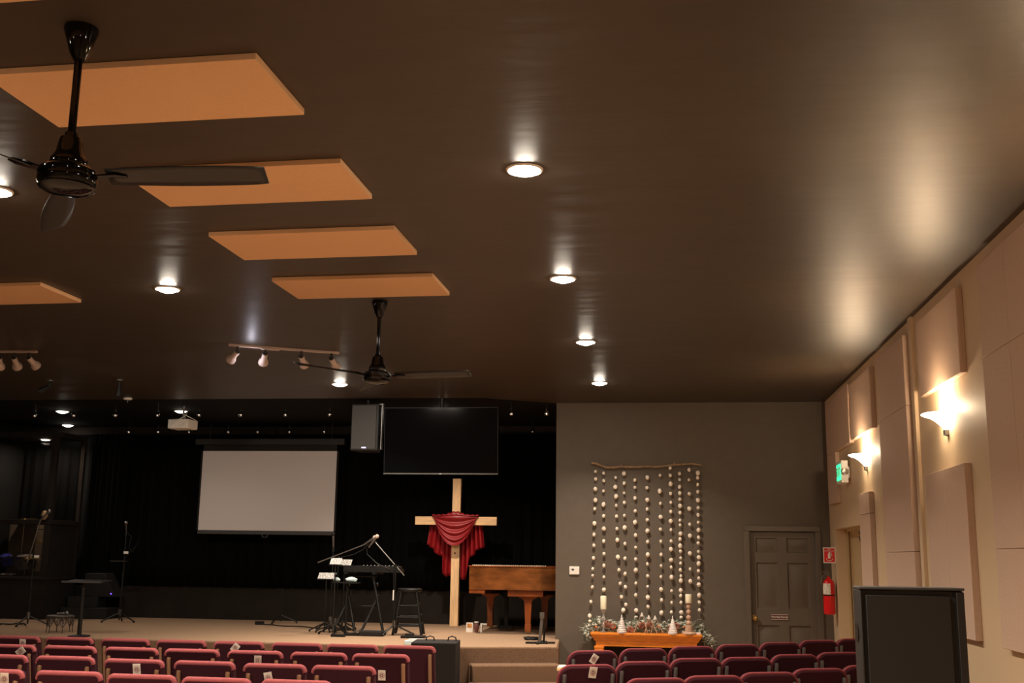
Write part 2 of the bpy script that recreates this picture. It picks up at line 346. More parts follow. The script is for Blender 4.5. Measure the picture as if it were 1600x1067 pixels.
tA = Vector((-4.218, 10.154, 0)); tB = Vector((-3.239, 10.661, 0)); mid = (tA+tB)/2; ra = math.atan2(tB.y-tA.y, tB.x-tA.x); L1 = (tB-tA).length
tr = track((mid.x, mid.y, H), ra, [(-.46, 0, (-.40, .85, -.52), 30), (-.19, 0, (-.0, .85, -.50), 30), (.17, 0, (.40, .85, -.50), 36), (.475, 0, (.55, .80, -.50), 36)], 'cream track light with four spot heads beside the far fan', L1)
lamp('ceiling_glow_light', 'POINT', .45, (.92, .88, 1), (-.33, .02, -.17), tr, shadow_soft_size=.02)  # extra point light added beside the heads for the glow on the ceiling
track((-6.87, 10.37, H), 0.06, [(.40, 0, (.2, .85, -.50), 24), (.24, 0, (-.1, .8, -.55), 24), (.08, 0, (-.3, .8, -.6), 24)], 'cream track light with spot heads cut off by the left picture edge', .96)

# small dark fittings at the stage end of the ceiling
def small_spot(x, y, label, tilt):
    t = thing('spotlight', label, 'spotlight', (x, y, H), 0)
    obj('mounting_plate', MB().cyl((0, 0, -.008), (0, 0, 0), .045, n=20), 'steel', t)
    A = T(0, 0, -.07) @ RY(tilt)
    obj('lamp_head', MB().cyl((0, 0, -.008), (0, 0, -.075), .012).cyl(A @ Vector((0, 0, .0)), A @ Vector((0, 0, -.13)), .022, .04, 16), 'black', t)
small_spot(-7.35, 12.3, 'small black spotlight on ceiling, tilted left, below the left track light', 1.1)
small_spot(-6.45, 12.3, 'small black cone spotlight on the ceiling above the projector', 0)
t = thing('smoke_detector', 'small pale detector on the ceiling edge between the projector and black cone spotlight', 'detector', (-7.10, 13.80, H))
obj('body', MB().lathe([(0, -.028), (.05, -.024), (.058, -.008), (.058, 0)]), 'white', t); obj('sensor', MB().cyl((0, 0, -.06), (0, 0, -.02), .008), 'steel', t)

# ------------------------------------------------------------------ pendant bulbs over the stage
bulb_cable = MB().cyl((0, 0, 0), (0, 0, -.08), .004, n=6)
bulb_sock = MB().lathe([(0, -.075), (.012, -.075), (.016, -.09), (.016, -.12), (.0, -.12)], n=12)
bulb_gl = MB().lathe([(.012, -.12), (.022, -.14), (.030, -.165), (.024, -.188), (0, -.196)], n=14)
pb = None
Lb = [('rear', x) for x in ()]
def pendants(pts, yy, where):
    global pb
    for x in pts:
        idx = pts.index(x)
        lab = 'clear bulb hanging over stage, %s, %s' % (where, POSB[where][idx])
        if pb is None:
            pb = thing('pendant_bulb', lab, 'hanging bulb', (x, yy, H), 0, 'bulbs hanging over the stage')
            obj('cable', bulb_cable, 'black', pb); obj('socket', bulb_sock, 'black', pb); obj('bulb_glass', bulb_gl, 'chrome', pb)
        else: dup(pb, (x, yy, H), 0, lab)
POSB = {'front row': ['farthest left', 'between the two drum booth lights', 'above the cymbals side of the curtain', 'left of the projector', 'right of the projector', 'above left part of the screen', 'above right part of the screen', 'left of the hanging speaker', 'right of the television', 'nearest the taupe wall corner'],
        'back row': ['first from left', 'below the projector', 'right of the projector', 'above left corner of screen', 'over middle of screen', 'over right half of screen', 'above right corner of screen', 'beside the television lower right', 'last before the taupe wall']}
pendants([-8.73, -8.143, -7.525, -6.903, -6.298, -5.70, -5.062, -4.439, -1.952, -1.483], 14.3, 'front row')
pendants([-8.35, -7.86, -7.35, -6.70, -6.22, -5.71, -5.15, -2.43, -1.90], 16.35, 'back row')

# ------------------------------------------------------------------ sconces on the side wall
def sconce(y, label):
    t = thing('wall_sconce', label, 'wall sconce', (XR, y, 2.55), 0, 'glowing bowl sconces on the beige wall')
    prof = [(.012, .01), (.022, .018), (.05, .05), (.085, .085), (.12, .108), (.165, .125), (.185, .135), (.182, .140), (.16, .132), (.115, .115), (.08, .092), (.045, .058), (.01, .026)]
    obj('glass_bowl', MB().lathe(prof, (0, 0, 0), 28, PI/2, 3*PI/2), 'sconce', t)
    obj('finial', MB().lathe([(0, -.03), (.012, -.022), (.02, -.005), (.026, .014), (.0, .016)], (-.012, 0, 0), 16).box((-.03, -.03, -.02), (0, .03, .02)), 'steel', t)
    lamp('bulb', 'POINT', P_SCONCE, SCONCE, (-.075, 0, .165), t, shadow_soft_size=.035)
sconce(11.75, 'glowing half bowl wall sconce, the far one beside the exit sign')
sconce(8.46, 'glowing half bowl wall sconce, the near and larger one between two panels')
for y in (5.16,): sconce(y, 'glowing half bowl wall sconce beyond the right edge of picture')

# ------------------------------------------------------------------ acoustic panels on the right wall
def wpanel(label, y0, y1, z0, z1, seams=(), ysplit=None, extra=None):
    t = thing('wall_panel', label, 'acoustic panel', (XR, y1, z0), 0, 'rose tan panels on the beige wall')
    cuts = [z0]+sorted(seams)+[z1]
    ysp = [y0]+([ysplit] if ysplit else [])+[y1]
    for j in range(len(ysp)-1):
        for i in range(len(cuts)-1):
            obj('board', MB().box((-.05, ysp[j]-y1+.0015, cuts[i]-z0+.0015), (-.001, ysp[j+1]-y1-.0015, cuts[i+1]-z0-.0015)), 'wpanel', t, bevel=.003)
    return t
t = wpanel('far corner wall panel with a lower leg, by the taupe wall', 12.45, 14.14, 2.89, 3.55)
obj('board', MB().box((-.05, 13.5-14.14, -.60), (-.001, -.0015, -.0015)), 'wpanel', t, bevel=.003)
t2 = wpanel('short square wall panel over the far sconce', 11.14, 12.35, 2.90, 3.51)
wpanel('tall seamed wall panel between the two sconces', 9.58, 10.77, .47, 3.52, (1.69, 2.91))
wpanel('narrow wall panel under the far sconce beside the doorway', 11.47, 12.06, .47, 2.30, (2.10-.02,))
wpanel('square wall panel over the near sconce', 7.85, 9.07, 2.90, 3.51)
wpanel('wall panel under the near sconce, behind black cabinet', 7.90, 9.05, 1.09, 2.28, (), 8.47)
wpanel('large seamed wall panel at the right picture edge', 5.9, 7.31, 1.09, 3.52, (1.69, 2.90), 6.74)
wpanel('wall panel beyond the right picture edge', 3.3, 4.6, 1.09, 3.52, (1.69, 2.90))

# exit sign with emergency lamps
t = thing('exit_sign', 'white exit sign box with green EXIT face on the beige wall near the corner', 'exit sign', (XR, 12.75, 2.47))
obj('housing', MB().box((-.105, 0, 0), (-.03, .33, .25)).box((-.03, .10, .06), (0, .23, .19)), 'white', t, bevel=.006)
obj('face', MB().box((-.112, .025, .035), (-.104, .305, .215)), 'green', t)
text('lettering', 'EXIT', .13, 'white', t, T(-.113, .165, .125) @ RZ(-PI/2) @ RX(PI/2))
for yy, s in ((-.02, -1), (.35, 1)):
    obj('emergency_lamp', MB().lathe([(0, .03), (.034, .024), (.042, .0), (.03, -.02), (0, -.024)], (-.07, yy, .125), 18, M4=RX(PI/2 if s < 0 else -PI/2)), 'chrome', t)

# fire extinguisher and its sign
t = thing('extinguisher_sign', 'small red and white fire extinguisher sign on the wall corner', 'sign', (2.12, 14.15, 1.58))
obj('plate', MB().box((-.145, -.003, 0), (0, .003, .19)), 'white', t)
obj('red_field', MB().box((-.135, -.005, .012), (-.010, -.003, .178)), 'signred', t)
obj('pictogram', MB().cyl((-.0725, -.006, .055), (-.0725, -.006, .115), .016, n=14).cyl((-.0725, -.006, .115), (-.0725, -.006, .13), .009).tube([(-.07, -.006, .13), (-.045, -.006, .12), (-.042, -.006, .08)], .004).tube([(-.11, -.006, .055), (-.10, -.006, .035), (-.0725, -.006, .026), (-.045, -.006, .035), (-.035, -.006, .055)], .004), 'white', t)
text('lettering', 'FIRE\nEXTINGUISHER', .017, 'white', t, T(-.0725, -.006, .155) @ RX(PI/2))
t = thing('fire_extinguisher', 'red fire extinguisher hanging on the beige wall corner', 'fire extinguisher', (2.025, 14.15, .965))
obj('cylinder', MB().lathe([(0, 0), (.058, 0), (.068, .01), (.070, .04), (.070, .36), (.064, .39), (.04, .42), (.018, .435), (.018, .455), (0, .455)], n=32), 'red', t)
obj('label', MB().lathe([(.0712, .24), (.0712, .37)], n=14, a0=PI*1.05, a1=PI*1.55), 'label', t)
obj('strap', MB().lathe([(.0715, .222), (.073, .226), (.0715, .238)], n=32), 'black', t)
obj('valve', MB().cyl((0, 0, .45), (0, 0, .50), .016).box((-.045, -.01, .49), (.02, .01, .502)).tube([(.02, 0, .495), (-.02, 0, .52), (-.07, -.01, .50)], .006), 'steel', t)
obj('hose', MB().tube([(-.02, -.01, .48), (-.06, -.03, .47), (-.085, -.03, .42), (-.095, -.03, .36)], .008), 'steel', t)

# ------------------------------------------------------------------ thermostat
t = thing('thermostat', 'white thermostat on the taupe wall beside the stage opening', 'thermostat', (-1.125, YF, 1.44))
obj('body', MB().box((-.065, -.028, -.052), (.065, 0, .052)), 'white', t, bevel=.006)
obj('display', MB().box((-.035, -.030, .0), (-.002, -.027, .022)), 'dgrey', t)

# ------------------------------------------------------------------ curtain and stage hardware
def drape(name, x0, x1, y, z0, z1, n, amp, m='curtain', label=None, cat='curtain'):
    ph = random.random()*6
    def fn(u, v):
        k = u*n*2*PI+ph; a = amp*(.55+.45*(1-v))
        return (x0+(x1-x0)*u+.012*math.sin(k*.37), y-abs(a)*(1+math.sin(k)+.35*math.sin(2.3*k+1)), z0+(z1-z0)*v)
    o = obj(name, MB().grid(fn, n*10, 6), m, solid=.006)
    return tag(o, label, cat) if label else o
drape('backdrop_curtain', -10.5, .3, 17.08, 1.075, 3.50, 56, .022, label='wide black curtain hanging across the back of the stage')
drape('side_curtain', -9.28, -8.60, 17.02, .62, 3.50, 7, .028, label='narrow folded black curtain right of the drum booth')
t = thing('projection_screen', 'pale grey pull-down projection screen hanging over the stage', 'projection screen', (-6.10, 16.6, 1.95))
obj('surface', MB().box((-1.095, -.004, 0), (1.095, .004, 1.235)), 'screen', t)
obj('border', MB().box((-1.125, -.003, -.0), (-1.095, .006, 1.33)).box((1.095, -.003, 0), (1.125, .006, 1.33)).box((-1.125, -.003, 1.235), (1.125, .006, 1.33)), 'matte', t)
obj('housing', MB().box((-1.22, -.05, 1.33), (1.22, .06, 1.43)), 'cab', t, bevel=.01)
obj('hanger', MB().cyl((-1.0, .01, 1.43), (-1.0, .01, H-1.95), .006).cyl((1.0, .01, 1.43), (1.0, .01, H-1.95), .006), 'black', t)
obj('bottom_bar', MB().box((-1.10, -.014, -.06), (1.10, .014, 0)), 'dgrey', t, bevel=.005)
obj('pull_handle', MB().tube([(-.045, -.01, -.06), (-.035, -.012, -.10), (.035, -.012, -.10), (.045, -.01, -.06)], .006), 'steel', t)

t = thing('television', 'large black flat television hanging from the ceiling in front of the stage', 'television', (-2.836, 14.04, 2.645))
t.rotation_euler.x = .09
obj('cabinet', MB().box((-.757, 0, .0), (.757, .05, .868)), 'black', t, bevel=.004)
obj('screen_glass', MB().box((-.748, -.004, .018), (.748, 0, .858)), 'tv', t)
obj('chin_strip', MB().box((-.757, -.008, -.004), (.757, 0, .010)), 'steel', t)
obj('logo_mark', MB().box((-.015, -.010, -.002), (.015, -.007, .009)), 'white', t)
obj('bracket', MB().box((-.2, .05, .3), (.2, .09, .6)).cyl((0, .08, .5), (0, .08, H-2.645), .025), 'black', t)

t = thing('hanging_speaker', 'dark grey loudspeaker hanging beside the television', 'speaker', (-3.86, 14.0, 2.945))
obj('cabinet', MB().prism([(-.19, 0), (.19, 0), (.13, .32), (-.13, .32)], .62, T()), 'black', t, bevel=.01)
obj('grille', MB().box((-.175, -.014, .02), (.155, -.001, .60)), 'dgrey', t, bevel=.004)
obj('yoke', MB().box((-.20, .1, .622), (.22, .14, .632)).box((.205, .06, .02), (.215, .14, .632)).box((-.205, .1, .3), (-.195, .14, .632)), 'steel', t, label='pale steel side bracket')
obj('ceiling_pole', MB().cyl((0, .12, .632), (0, .12, H-2.945), .02), 'black', t)
obj('logo_mark', MB().box((-.03, -.018, .03), (.03, -.013, .048)), 'logo', t)

t = thing('projector', 'white projector hanging from the black stage ceiling left of the screen', 'projector', (-6.66, 14.6, 3.30), -.15)
obj('body', MB().box((-.16, -.13, 0), (.16, .13, .13)), 'white', t, bevel=.012)
obj('mount', MB().cyl((0, 0, .13), (0, 0, H-3.30), .016).box((-.08, -.08, .13), (.08, .08, .145)), 'steel', t)
obj('cables', MB().tube([(-.1, -.14, .02), (-.02, -.15, .10), (.03, -.15, .12), (.08, -.05, .19), (.02, .02, .25)], .006).tube([(.10, -.1, .13), (.05, -.06, .20), (.12, 0, .16), (.2, .02, .12)], .005), 'white', t)
obj('port_panel', MB().box((.03, -.134, .03), (.13, -.129, .09)), 'label', t)

# ------------------------------------------------------------------ cross and its cloth
t = thing('wooden_cross', 'tall pale pine cross standing at the back of the stage', 'cross', (-3.10, 16.66, SZ))
obj('upright', MB().box((-.063, -.02, 0), (.063, .07, 2.20)), 'pine', t, bevel=.004)
obj('crossbar', MB().box((-.625, -.075, 1.495), (.635, -.021, 1.62)), 'pineh', t, bevel=.004)
obj('knot', MB().cyl((-.005, -.0215, 1.075), (-.005, -.019, 1.075), .016, n=14), 'knot', t)
cl = thing('draped_cloth', 'deep red cloth draped over the arms of the wooden cross', 'cloth', (-3.10, 16.66, SZ))
zt = 1.628
def swag(u, v):
    xo = .355-.02*v; x = -xo+2*xo*u; s_ = (2*u-1)
    sag = .44*v**.85
    z = zt+.035*(1-v)*(1-abs(s_)) - sag*(1-abs(s_)**2.2)-.02*(1-v)
    z = min(z, zt+.05)
    y = -.085-.07*math.sin(PI*u)*(.3+.7*v) - .016*math.sin(v*26+1.5*abs(s_))*(1-.5*abs(s_))
    return (x, y, z)
obj('front_swag', MB().grid(swag, 40, 60), 'cloth', cl, solid=.005, angle=180)
def topw(u, v):
    x = -.36+.72*u; a = v*PI; return (x, -.048-.045*math.cos(a)+.0, zt+.004+.018*math.sin(a)*(1+.4*math.sin(u*60))+(.05*math.exp(-((u-.5)/.17)**2)*math.sin(a)))
obj('shoulder_fold', MB().grid(topw, 60, 8), 'cloth', cl, solid=.005, angle=180)
def tail(sgn, prof):
    def fn(u, v):
        x = sgn*(.07+.32*u+.03*u*v*1.8); hem = 0
        for (ua, za), (ub, zb) in zip(prof, prof[1:]):
            if ua <= u <= ub: hem = za+(zb-za)*(u-ua)/(ub-ua)
        z = zt-.01-(zt-.01-hem)*v
        y = .0+.012+ .030*math.sin(u*34)*min(1, v*2+.25)-.02
        return (x+.012*math.sin(u*34+1.2)*v, y-.0, z)
    return MB().grid(fn, 70, 16)
obj('back_tail', tail(-1, [(0, .74), (.22, .72), (.30, .78), (.34, 1.02), (.62, 1.06), (.70, 1.12), (1, 1.20)]), 'cloth', cl, solid=.005, angle=180)
obj('back_tail', tail(1, [(0, .70), (.22, .68), (.30, .74), (.36, 1.0), (.62, 1.06), (.66, 1.12), (1, 1.17)]), 'cloth', cl, solid=.005, angle=180)
# push tails behind upright
for o in children(cl):
    if o.name.startswith('back_tail'): o.location.y = .02

# ------------------------------------------------------------------ grand piano
t = thing('grand_piano', 'polished walnut grand piano half hidden behind the taupe wall', 'piano', (-2.63, 15.2, SZ))
outl = [(0, 0), (.55, 0), (1.02, .0)]
for k in range(1, 9):
    a = k/8*PI/2; outl.append((1.02+.55*math.sin(a), .40-.40*math.cos(a)))
outl += [(1.62, .8), (1.66, 1.1), (1.66, 1.35), (0, 1.35)]
zc0, zc1 = .585, .89
obj('case', MB().prism(outl, zc1-zc0, T(0, 0, zc0)), 'piano', t, bevel=.006)
ol = [(x*1.008-.012 if x < .01 else x+.012, y-.012 if y < .3 else y+.006) for x, y in outl]
obj('lid', MB().prism(ol, .016, T(0, 0, zc1+.002)), 'pianoleg', t, bevel=.003)
bd = MB()
for k in range(42): bd.ball((.05+k*.0245, -.002, zc1+.024), .008, n=6, m=4)
obj('beaded_trim', bd, 'wax', t)
obj('keybed_block', MB().box((.0, .02, .535), (.22, 1.3, .583)).box((.53, .06, .50), (1.02, .5, .583)), 'pianoleg', t, bevel=.004)
def pleg(x, y):
    mb = MB()
    prof = [(-.13, .50), (.13, .50), (.13, .485), (.075, .462), (.052, .43), (.036, .12), (-.036, .12), (-.052, .43), (-.075, .462), (-.13, .485)]
    mb.prism(prof[::-1], .08, T(x, y+.04, 0) @ RX(PI/2)); mb.box((x-.042, y-.045, .03), (x+.042, y+.045, .13))
    l = obj('leg', mb, 'pianoleg', t, bevel=.004)
    obj('caster', MB().cyl((x-.012, y, .022), (x+.012, y, .022), .022, n=16), 'brass', l)
pleg(.80, .2); pleg(.13, 1.15); pleg(.95, 1.0)
obj('pedal_lyre', MB().box((.40, .70, .06), (.45, .75, .535)).box((.30, .68, .03), (.52, .80, .07)), 'matte', t)

# ------------------------------------------------------------------ guitar stand, boxes by the piano
t = thing('pedestal_stand', 'grey metal pedestal stand on a flat base near the stage steps', 'stand', (-1.485, 13.70, SZ), .1)
obj('base', MB().box((-.17, -.03, 0), (.10, .03, .022)).box((-.06, .03, 0), (.19, .10, .02)).box((-.04, -.12, 0), (.0, .1, .02)), 'black', t, bevel=.003)
obj('post', MB().prism([(-.02, 0), (.02, 0), (.045, .30), (.010, .30)], .04, T(0, .02, .02) @ RX(PI/2)), 'steel', t, bevel=.003)
obj('brace', MB().tube([(.05, .08, .02), (.06, .06, .16), (.03, .01, .26)], .012), 'black', t)
obj('bracket', MB().box((-.0, -.03, .30), (.055, .03, .37)), 'steel', t, bevel=.003)
t = tag(obj('coiled_cable', MB().tube([(-1.66+.06*math.cos(a*.6)*(1+.02*a), 14.30+.10*math.sin(a*.6), SZ+.02+.01*math.sin(a)) for a in range(34)]+[(-1.50, 14.0, SZ+.012), (-1.42, 13.9, SZ+.012)], .010), 'black'), 'black coiled cable on the stage floor beside the piano leg', 'cable')
t = tag(obj('headphones', MB(), 'black'), 'x', 'x'); bpy.data.objects.remove(t)
t = thing('small_carton', 'small white and orange printed carton on stage floor under the piano', 'box', (-2.63, 15.50, SZ), .05)
obj('carton', MB().box((-.075, -.03, 0), (.02, .03, .125)), 'white', t); obj('print', MB().box((-.06, -.032, .06), (.005, -.0295, .115)), 'orange', t)
t = thing('dark_jar', 'small dark jar between the white cartons under the piano', 'jar', (-2.555, 15.44, SZ))
obj('body', MB().lathe([(0, 0), (.025, 0), (.034, .05), (.036, .10), (.028, .125), (0, .13)]), 'plate', t); obj('lid', MB().cyl((0, 0, .131), (0, 0, .147), .03), 'white', t)
tag(obj('white_carton', MB().box((-2.505, 15.47, SZ), (-2.485, 15.56, SZ+.12)).box((-2.485, 15.5, SZ+.10), (-2.42, 15.51, SZ+.12)), 'white'), 'thin white folded card standing right of the dark jar under the piano', 'card')

# ------------------------------------------------------------------ black subwoofer case and paper stack
t = thing('equipment_case', 'black box with two handles standing in front of the stage', 'case', (-2.56, 12.60, 0), .10)
obj('body', MB().box((-.24, -.25, 0), (.27, .27, .655)), 'matte', t, bevel=.012)
for x in (-.06, .19): obj('handle', MB().tube([(x-.05, .08, .65), (x-.04, .08, .69), (x, .08, .705), (x+.04, .08, .69), (x+.05, .08, .65)], .007), 'black', t)
t = thing('paper_stack', 'stack of pale blue and white papers on stage edge beside black case', 'papers', (-2.93, 13.12, SZ), .12)
obj('lower_sheets', MB().box((-.09, -.07, 0), (.10, .09, .045)), 'cyan', t, bevel=.003); obj('top_sheets', MB().box((-.05, -.05, .046), (.12, .10, .062)), 'white', t)

# ------------------------------------------------------------------ microphones and stands
def tripod(parent, r, n=3, a0=0, z=.14, m='black', spread=None):
    for k in range(n):
        a = a0+k*2*PI/n
        l = obj('leg', MB().tube([(0, 0, z), (r*math.cos(a), r*math.sin(a), .022)], .010), m, parent)
        obj('rubber_foot', MB().cyl((r*.95*math.cos(a), r*.95*math.sin(a), .018), (r*1.04*math.cos(a), r*1.04*math.sin(a), .012), .014), 'matte', l)
def mic_at(parent, p, d, m='track'):
    hm, m = m, 'steel'
    p = Vector(p); d = Vector(d).normalized()
    mm = obj('microphone', MB().cyl(p, p+d*.16, .011, .017, 14), m, parent)
    obj('grille_head', MB().ball(p+d*.185, .028), hm, mm)
def boom_stand(loc, h, boom, a0, label, mic=None, mcol='steel'):
    t = thing('microphone_stand', label, 'microphone stand', (loc[0], loc[1], SZ), 0, 'microphone stands on the stage')
    tripod(t, .26, 3, a0); obj('hub', MB().cyl((0, 0, .10), (0, 0, .19), .022), 'steel', t)
    obj('pole', MB().cyl((0, 0, .03), (0, 0, h*.55), .011).cyl((0, 0, h*.55), (0, 0, h), .008), 'black', t)
    obj('clutch', MB().cyl((0, 0, h-.03), (0, 0, h+.03), .018).cyl((0, 0, h*.55-.04), (0, 0, h*.55+.02), .016), 'black', t)
    if boom:
        a, b = boom; obj('boom_arm', MB().tube([a, b], .0075), 'steel', t)
        if mic: mic_at(t, b, mic, mcol)
    elif mic: mic_at(t, (0, 0, h+.03), mic, mcol)
    return t
t = boom_stand((-8.73, 14.63), .98, ((-.09, 0, .86), (.045, 0, 1.45)), .5, 'boom microphone stand in front of the drum booth', (.5, -.1, .45))
obj('clip_tag', MB().box((.02, -.03, .93), (.09, -.02, .965)), 'white', t, label='white paper tag')
t = boom_stand((-8.01, 15.86), 1.30, None, 1.9, 'straight microphone stand alone in front of the black curtain', (.2, -.5, .5))
obj('accessory_tray', MB().box((-.20, -.05, .885), (.04, .05, .895)), 'steel', t); obj('clip_tag', MB().box((.0, -.03, 1.0), (.07, -.02, 1.035)), 'white', t)
obj('cable', MB().tube([(.02, -.02, 1.32), (.10, -.02, 1.25), (.07, -.02, 1.10), (.14, -.02, 1.02), (.22, -.02, 1.20), (.17, -.02, 1.10), (.03, -.02, .95), (.02, -.02, .4), (.01, -.02, .1)], .005), 'black', t)
boom_stand((-4.53, 15.05), 1.10, None, 2.6, 'straight microphone stand leftmost beside the keyboards', (0, -.2, 1), 'black')
t = boom_stand((-4.36, 14.75), .98, ((-.29, 0, .92), (.345, 0, 1.165)), 3.4, 'boom microphone stand reaching right over the keyboards', (.75, -.1, .5), 'track')
obj('cable', MB().tube([(.42, -.02, 1.18), (.34, -.02, 1.10), (.2, -.02, 1.03), (.05, -.02, 1.0), (.0, -.02, .9), (.02, -.02, .3), (.05, -.04, .02)], .006), 'black', t)
t = boom_stand((-3.50, 14.5), .88, ((.12, 0, .77), (-.29, 0, 1.20)), .2, 'boom microphone stand reaching left over the keyboards')
mic_at(t, (-.37, -.03, 1.13), (.58, -.1, .75), 'track')
obj('cable', MB().tube([(-.40, -.02, 1.12), (-.39, -.02, 1.04), (-.25, -.02, .92), (-.10, -.02, .86), (-.02, -.02, .84), (-.01, -.02, .5), (.0, -.02, .1)], .006), 'black', t)
obj('clip_tag', MB().box((-.02, -.03, .45), (-.005, -.02, .58)), 'white', t)

# sheet holders beside the keyboards
def sheet_stand(x, y, h, label, w_=.19, zz=0):
    t = thing('sheet_stand', label, 'music stand', (x, y, SZ), 0, 'small music stands by the keyboards')
    tripod(t, .20, 3, random.random()*2, .12)
    obj('pole', MB().cyl((0, 0, .03), (0, 0, h), .010), 'black', t)
    obj('tray', MB().box((-w_/2-.01, -.03, h-.01), (w_/2+.01, .06, h)), 'black', t)
    obj('sheet', MB().prism([(-w_/2, 0), (w_/2, 0), (w_/2+.015, .085), (-w_/2+.015, .085)], .003, T(0, -.02, h+.004) @ RX(PI/2-.35)), 'notes', t)
sheet_stand(-4.55, 14.86, .70, 'low music stand with two printed sheets, leftmost by the keyboards', .24)
sheet_stand(-4.43, 15.3, .88, 'music stand with printed sheet just left of the keyboards')
sheet_stand(-4.28, 14.35, .90, 'tall music stand with printed sheet in front of the keyboards', .15)

# keyboards on their A frame stands
def abeam(mb, p, q, r=.017): mb.tube([p, q], r)
t = thing('keyboard_stand', 'black keyboard stand with two A shaped leg frames on the stage', 'keyboard stand', (-4.0, 14.85, SZ))
for x in (-.22, .17):
    mb = MB(); mb.box((x-.02, -.22, .775), (x+.02, .22, .798))
    obj('arm', mb, 'black', t)
    obj('leg', MB().tube([(x-.07, -.0, .775), (x+.13, -.12, .02)], .020, 8), 'black', t)
    obj('leg', MB().tube([(x+.02, .0, .50), (x-.13, -.28, .02)], .018, 8), 'black', t)
    obj('shelf_arm', MB().tube([(x, .0, .62), (x+.05, -.2, .66)], .012), 'black', t)
obj('crossbar', MB().cyl((-.17, 0, .35), (.22, 0, .35), .015), 'black', t); obj('crossbar', MB().cyl((-.25, -.02, .75), (.17, -.02, .75), .015), 'black', t)
def keyboard(loc, rz, L, label):
    t = thing('keyboard', label, 'keyboard', loc, rz, 'black stage keyboards')
    obj('body', MB().prism([(-.15, 0), (.15, 0), (.15, .09), (.02, .085), (-.0, .05), (-.15, .045)], L, T(-L/2, 0, 0) @ RZ(PI/2) @ RX(PI/2)), 'black', t, bevel=.004)
    k = MB()
    for i in range(int(L/.024)-2): k.box((-L/2+.02+i*.024, -.145, .046), (-L/2+.02+i*.024+.022, -.01, .056))
    obj('keys', k, 'dgrey', t)
    c = MB()
    for i in range(9): c.cyl((-L/2+.12+i*.05, .06, .088), (-L/2+.12+i*.05, .06, .098), .005)
    obj('control_knobs', c, 'white', t)
keyboard((-3.89, 14.86, SZ+.80), 3.2, .78, 'black keyboard with white knobs, the upper of two')
t = thing('small_shelf', 'small black shelf holding crumpled pale bag under the keyboards', 'shelf', (-4.18, 14.60, SZ))
obj('tray', MB().box((-.20, -.10, .655), (.16, .10, .67)), 'black', t); obj('pole', MB().cyl((0, 0, .02), (0, 0, .655), .012), 'black', t); tripod(t, .16, 3, .9, .1)
tag(obj('tissue_pack', MB().ball((-4.12, 14.58, SZ+.705), .055, (1.5, .8, .6), jit=.12), 'cyan'), 'crumpled pale blue pack on the shelf under the keyboards', 'pack')
tag(obj('tissue_pack', MB().ball((-4.32, 14.58, SZ+.70), .04, (1.2, .8, .7), jit=.12), 'cyan'), 'small pale blue wrapper at the left end of shelf under keyboards', 'pack')
# things on the floor below
t = thing('foot_pedal', 'black and silver foot pedal on the stage floor under keyboards', 'pedal', (-3.98, 14.30, SZ), .1)
obj('base', MB().box((-.09, -.07, 0), (.07, .07, .03)), 'black', t); obj('treadle', MB().prism([(0, 0), (.12, .0), (.12, .02), (0, .02)], .05, T(-.02, 0, .03) @ RY(-.3) @ RX(PI/2)), 'steel', t)
tag(obj('floor_box', MB().box((-3.90, 14.24, SZ), (-3.60, 14.52, SZ+.06)), 'matte', bevel=.01), 'flat black box on the stage floor right of the pedal', 'box')
tag(obj('power_block', MB().box((-4.20, 14.0, SZ), (-4.02, 14.08, SZ+.035)), 'black', bevel=.005), 'small black power block on the stage floor in front of keyboards', 'power block')
tag(obj('effects_board', MB().box((-3.30, 14.05, SZ), (-3.00, 14.22, SZ+.03)).box((-3.25, 14.08, SZ+.03), (-3.15, 14.18, SZ+.055)), 'black', bevel=.004), 'flat black pedal board on the stage floor below the bar stool', 'pedal board')
tag(obj('floor_cable', MB().tube([(-5.85+.045*i, 15.95-.02*i+.05*math.sin(i*.5), SZ+.010) for i in range(36)], .008), 'black'), 'black cable running along the stage floor left of the keyboards', 'cable')
tag(obj('socket_block', MB().box((-5.95, 15.98, SZ), (-5.83, 16.04, SZ+.05)), 'black'), 'small black socket block at the left end of floor cable', 'socket block')
tag(obj('floor_cable', MB().tube([(-9.9+.06*i, 14.75+.10*math.sin(i*.9)+.04*math.cos(i*2.1), SZ+.012+.01*(i % 2)) for i in range(20)], .012), 'black'), 'tangled black cables on the stage floor in front of drum booth', 'cable')
t = thing('low_tripod', 'low black tripod without a stand pole on the stage left of keyboards', 'tripod', (-5.72, 16.45, SZ))
tripod(t, .24, 3, .3, .12); obj('pole', MB().cyl((0, 0, .03), (0, 0, .52), .008), 'black', t)

# bar stool
def stool(loc, rz, label, h=.60):
    t = thing('bar_stool', label, 'stool', loc, rz)
    obj('seat', MB().lathe([(0, h), (.15, h), (.165, h-.01), (.165, h-.035), (.15, h-.045), (0, h-.045)], n=32), 'black', t)
    for sx in (-1, 1):
        for sy in (-1, 1): obj('leg', MB().tube([(sx*.10, sy*.10, h-.04), (sx*.19, sy*.17, 0)], .018, 10), 'black', t)
    for z, f in ((.12, .16), (.23, .145), (.38, .125)):
        e = .10+(.19-.10)*(1-z/h); ey = .10+(.17-.10)*(1-z/h)
        for q in (-1, 1):
            obj('rung', MB().cyl((-e, q*ey, z), (e, q*ey, z), .010), 'black', t); obj('rung', MB().cyl((q*e, -ey, z+.03), (q*e, ey, z+.03), .010), 'black', t)
stool((-3.35, 14.72, SZ), .12, 'black wooden bar stool on the stage between keyboards and cross', .60)

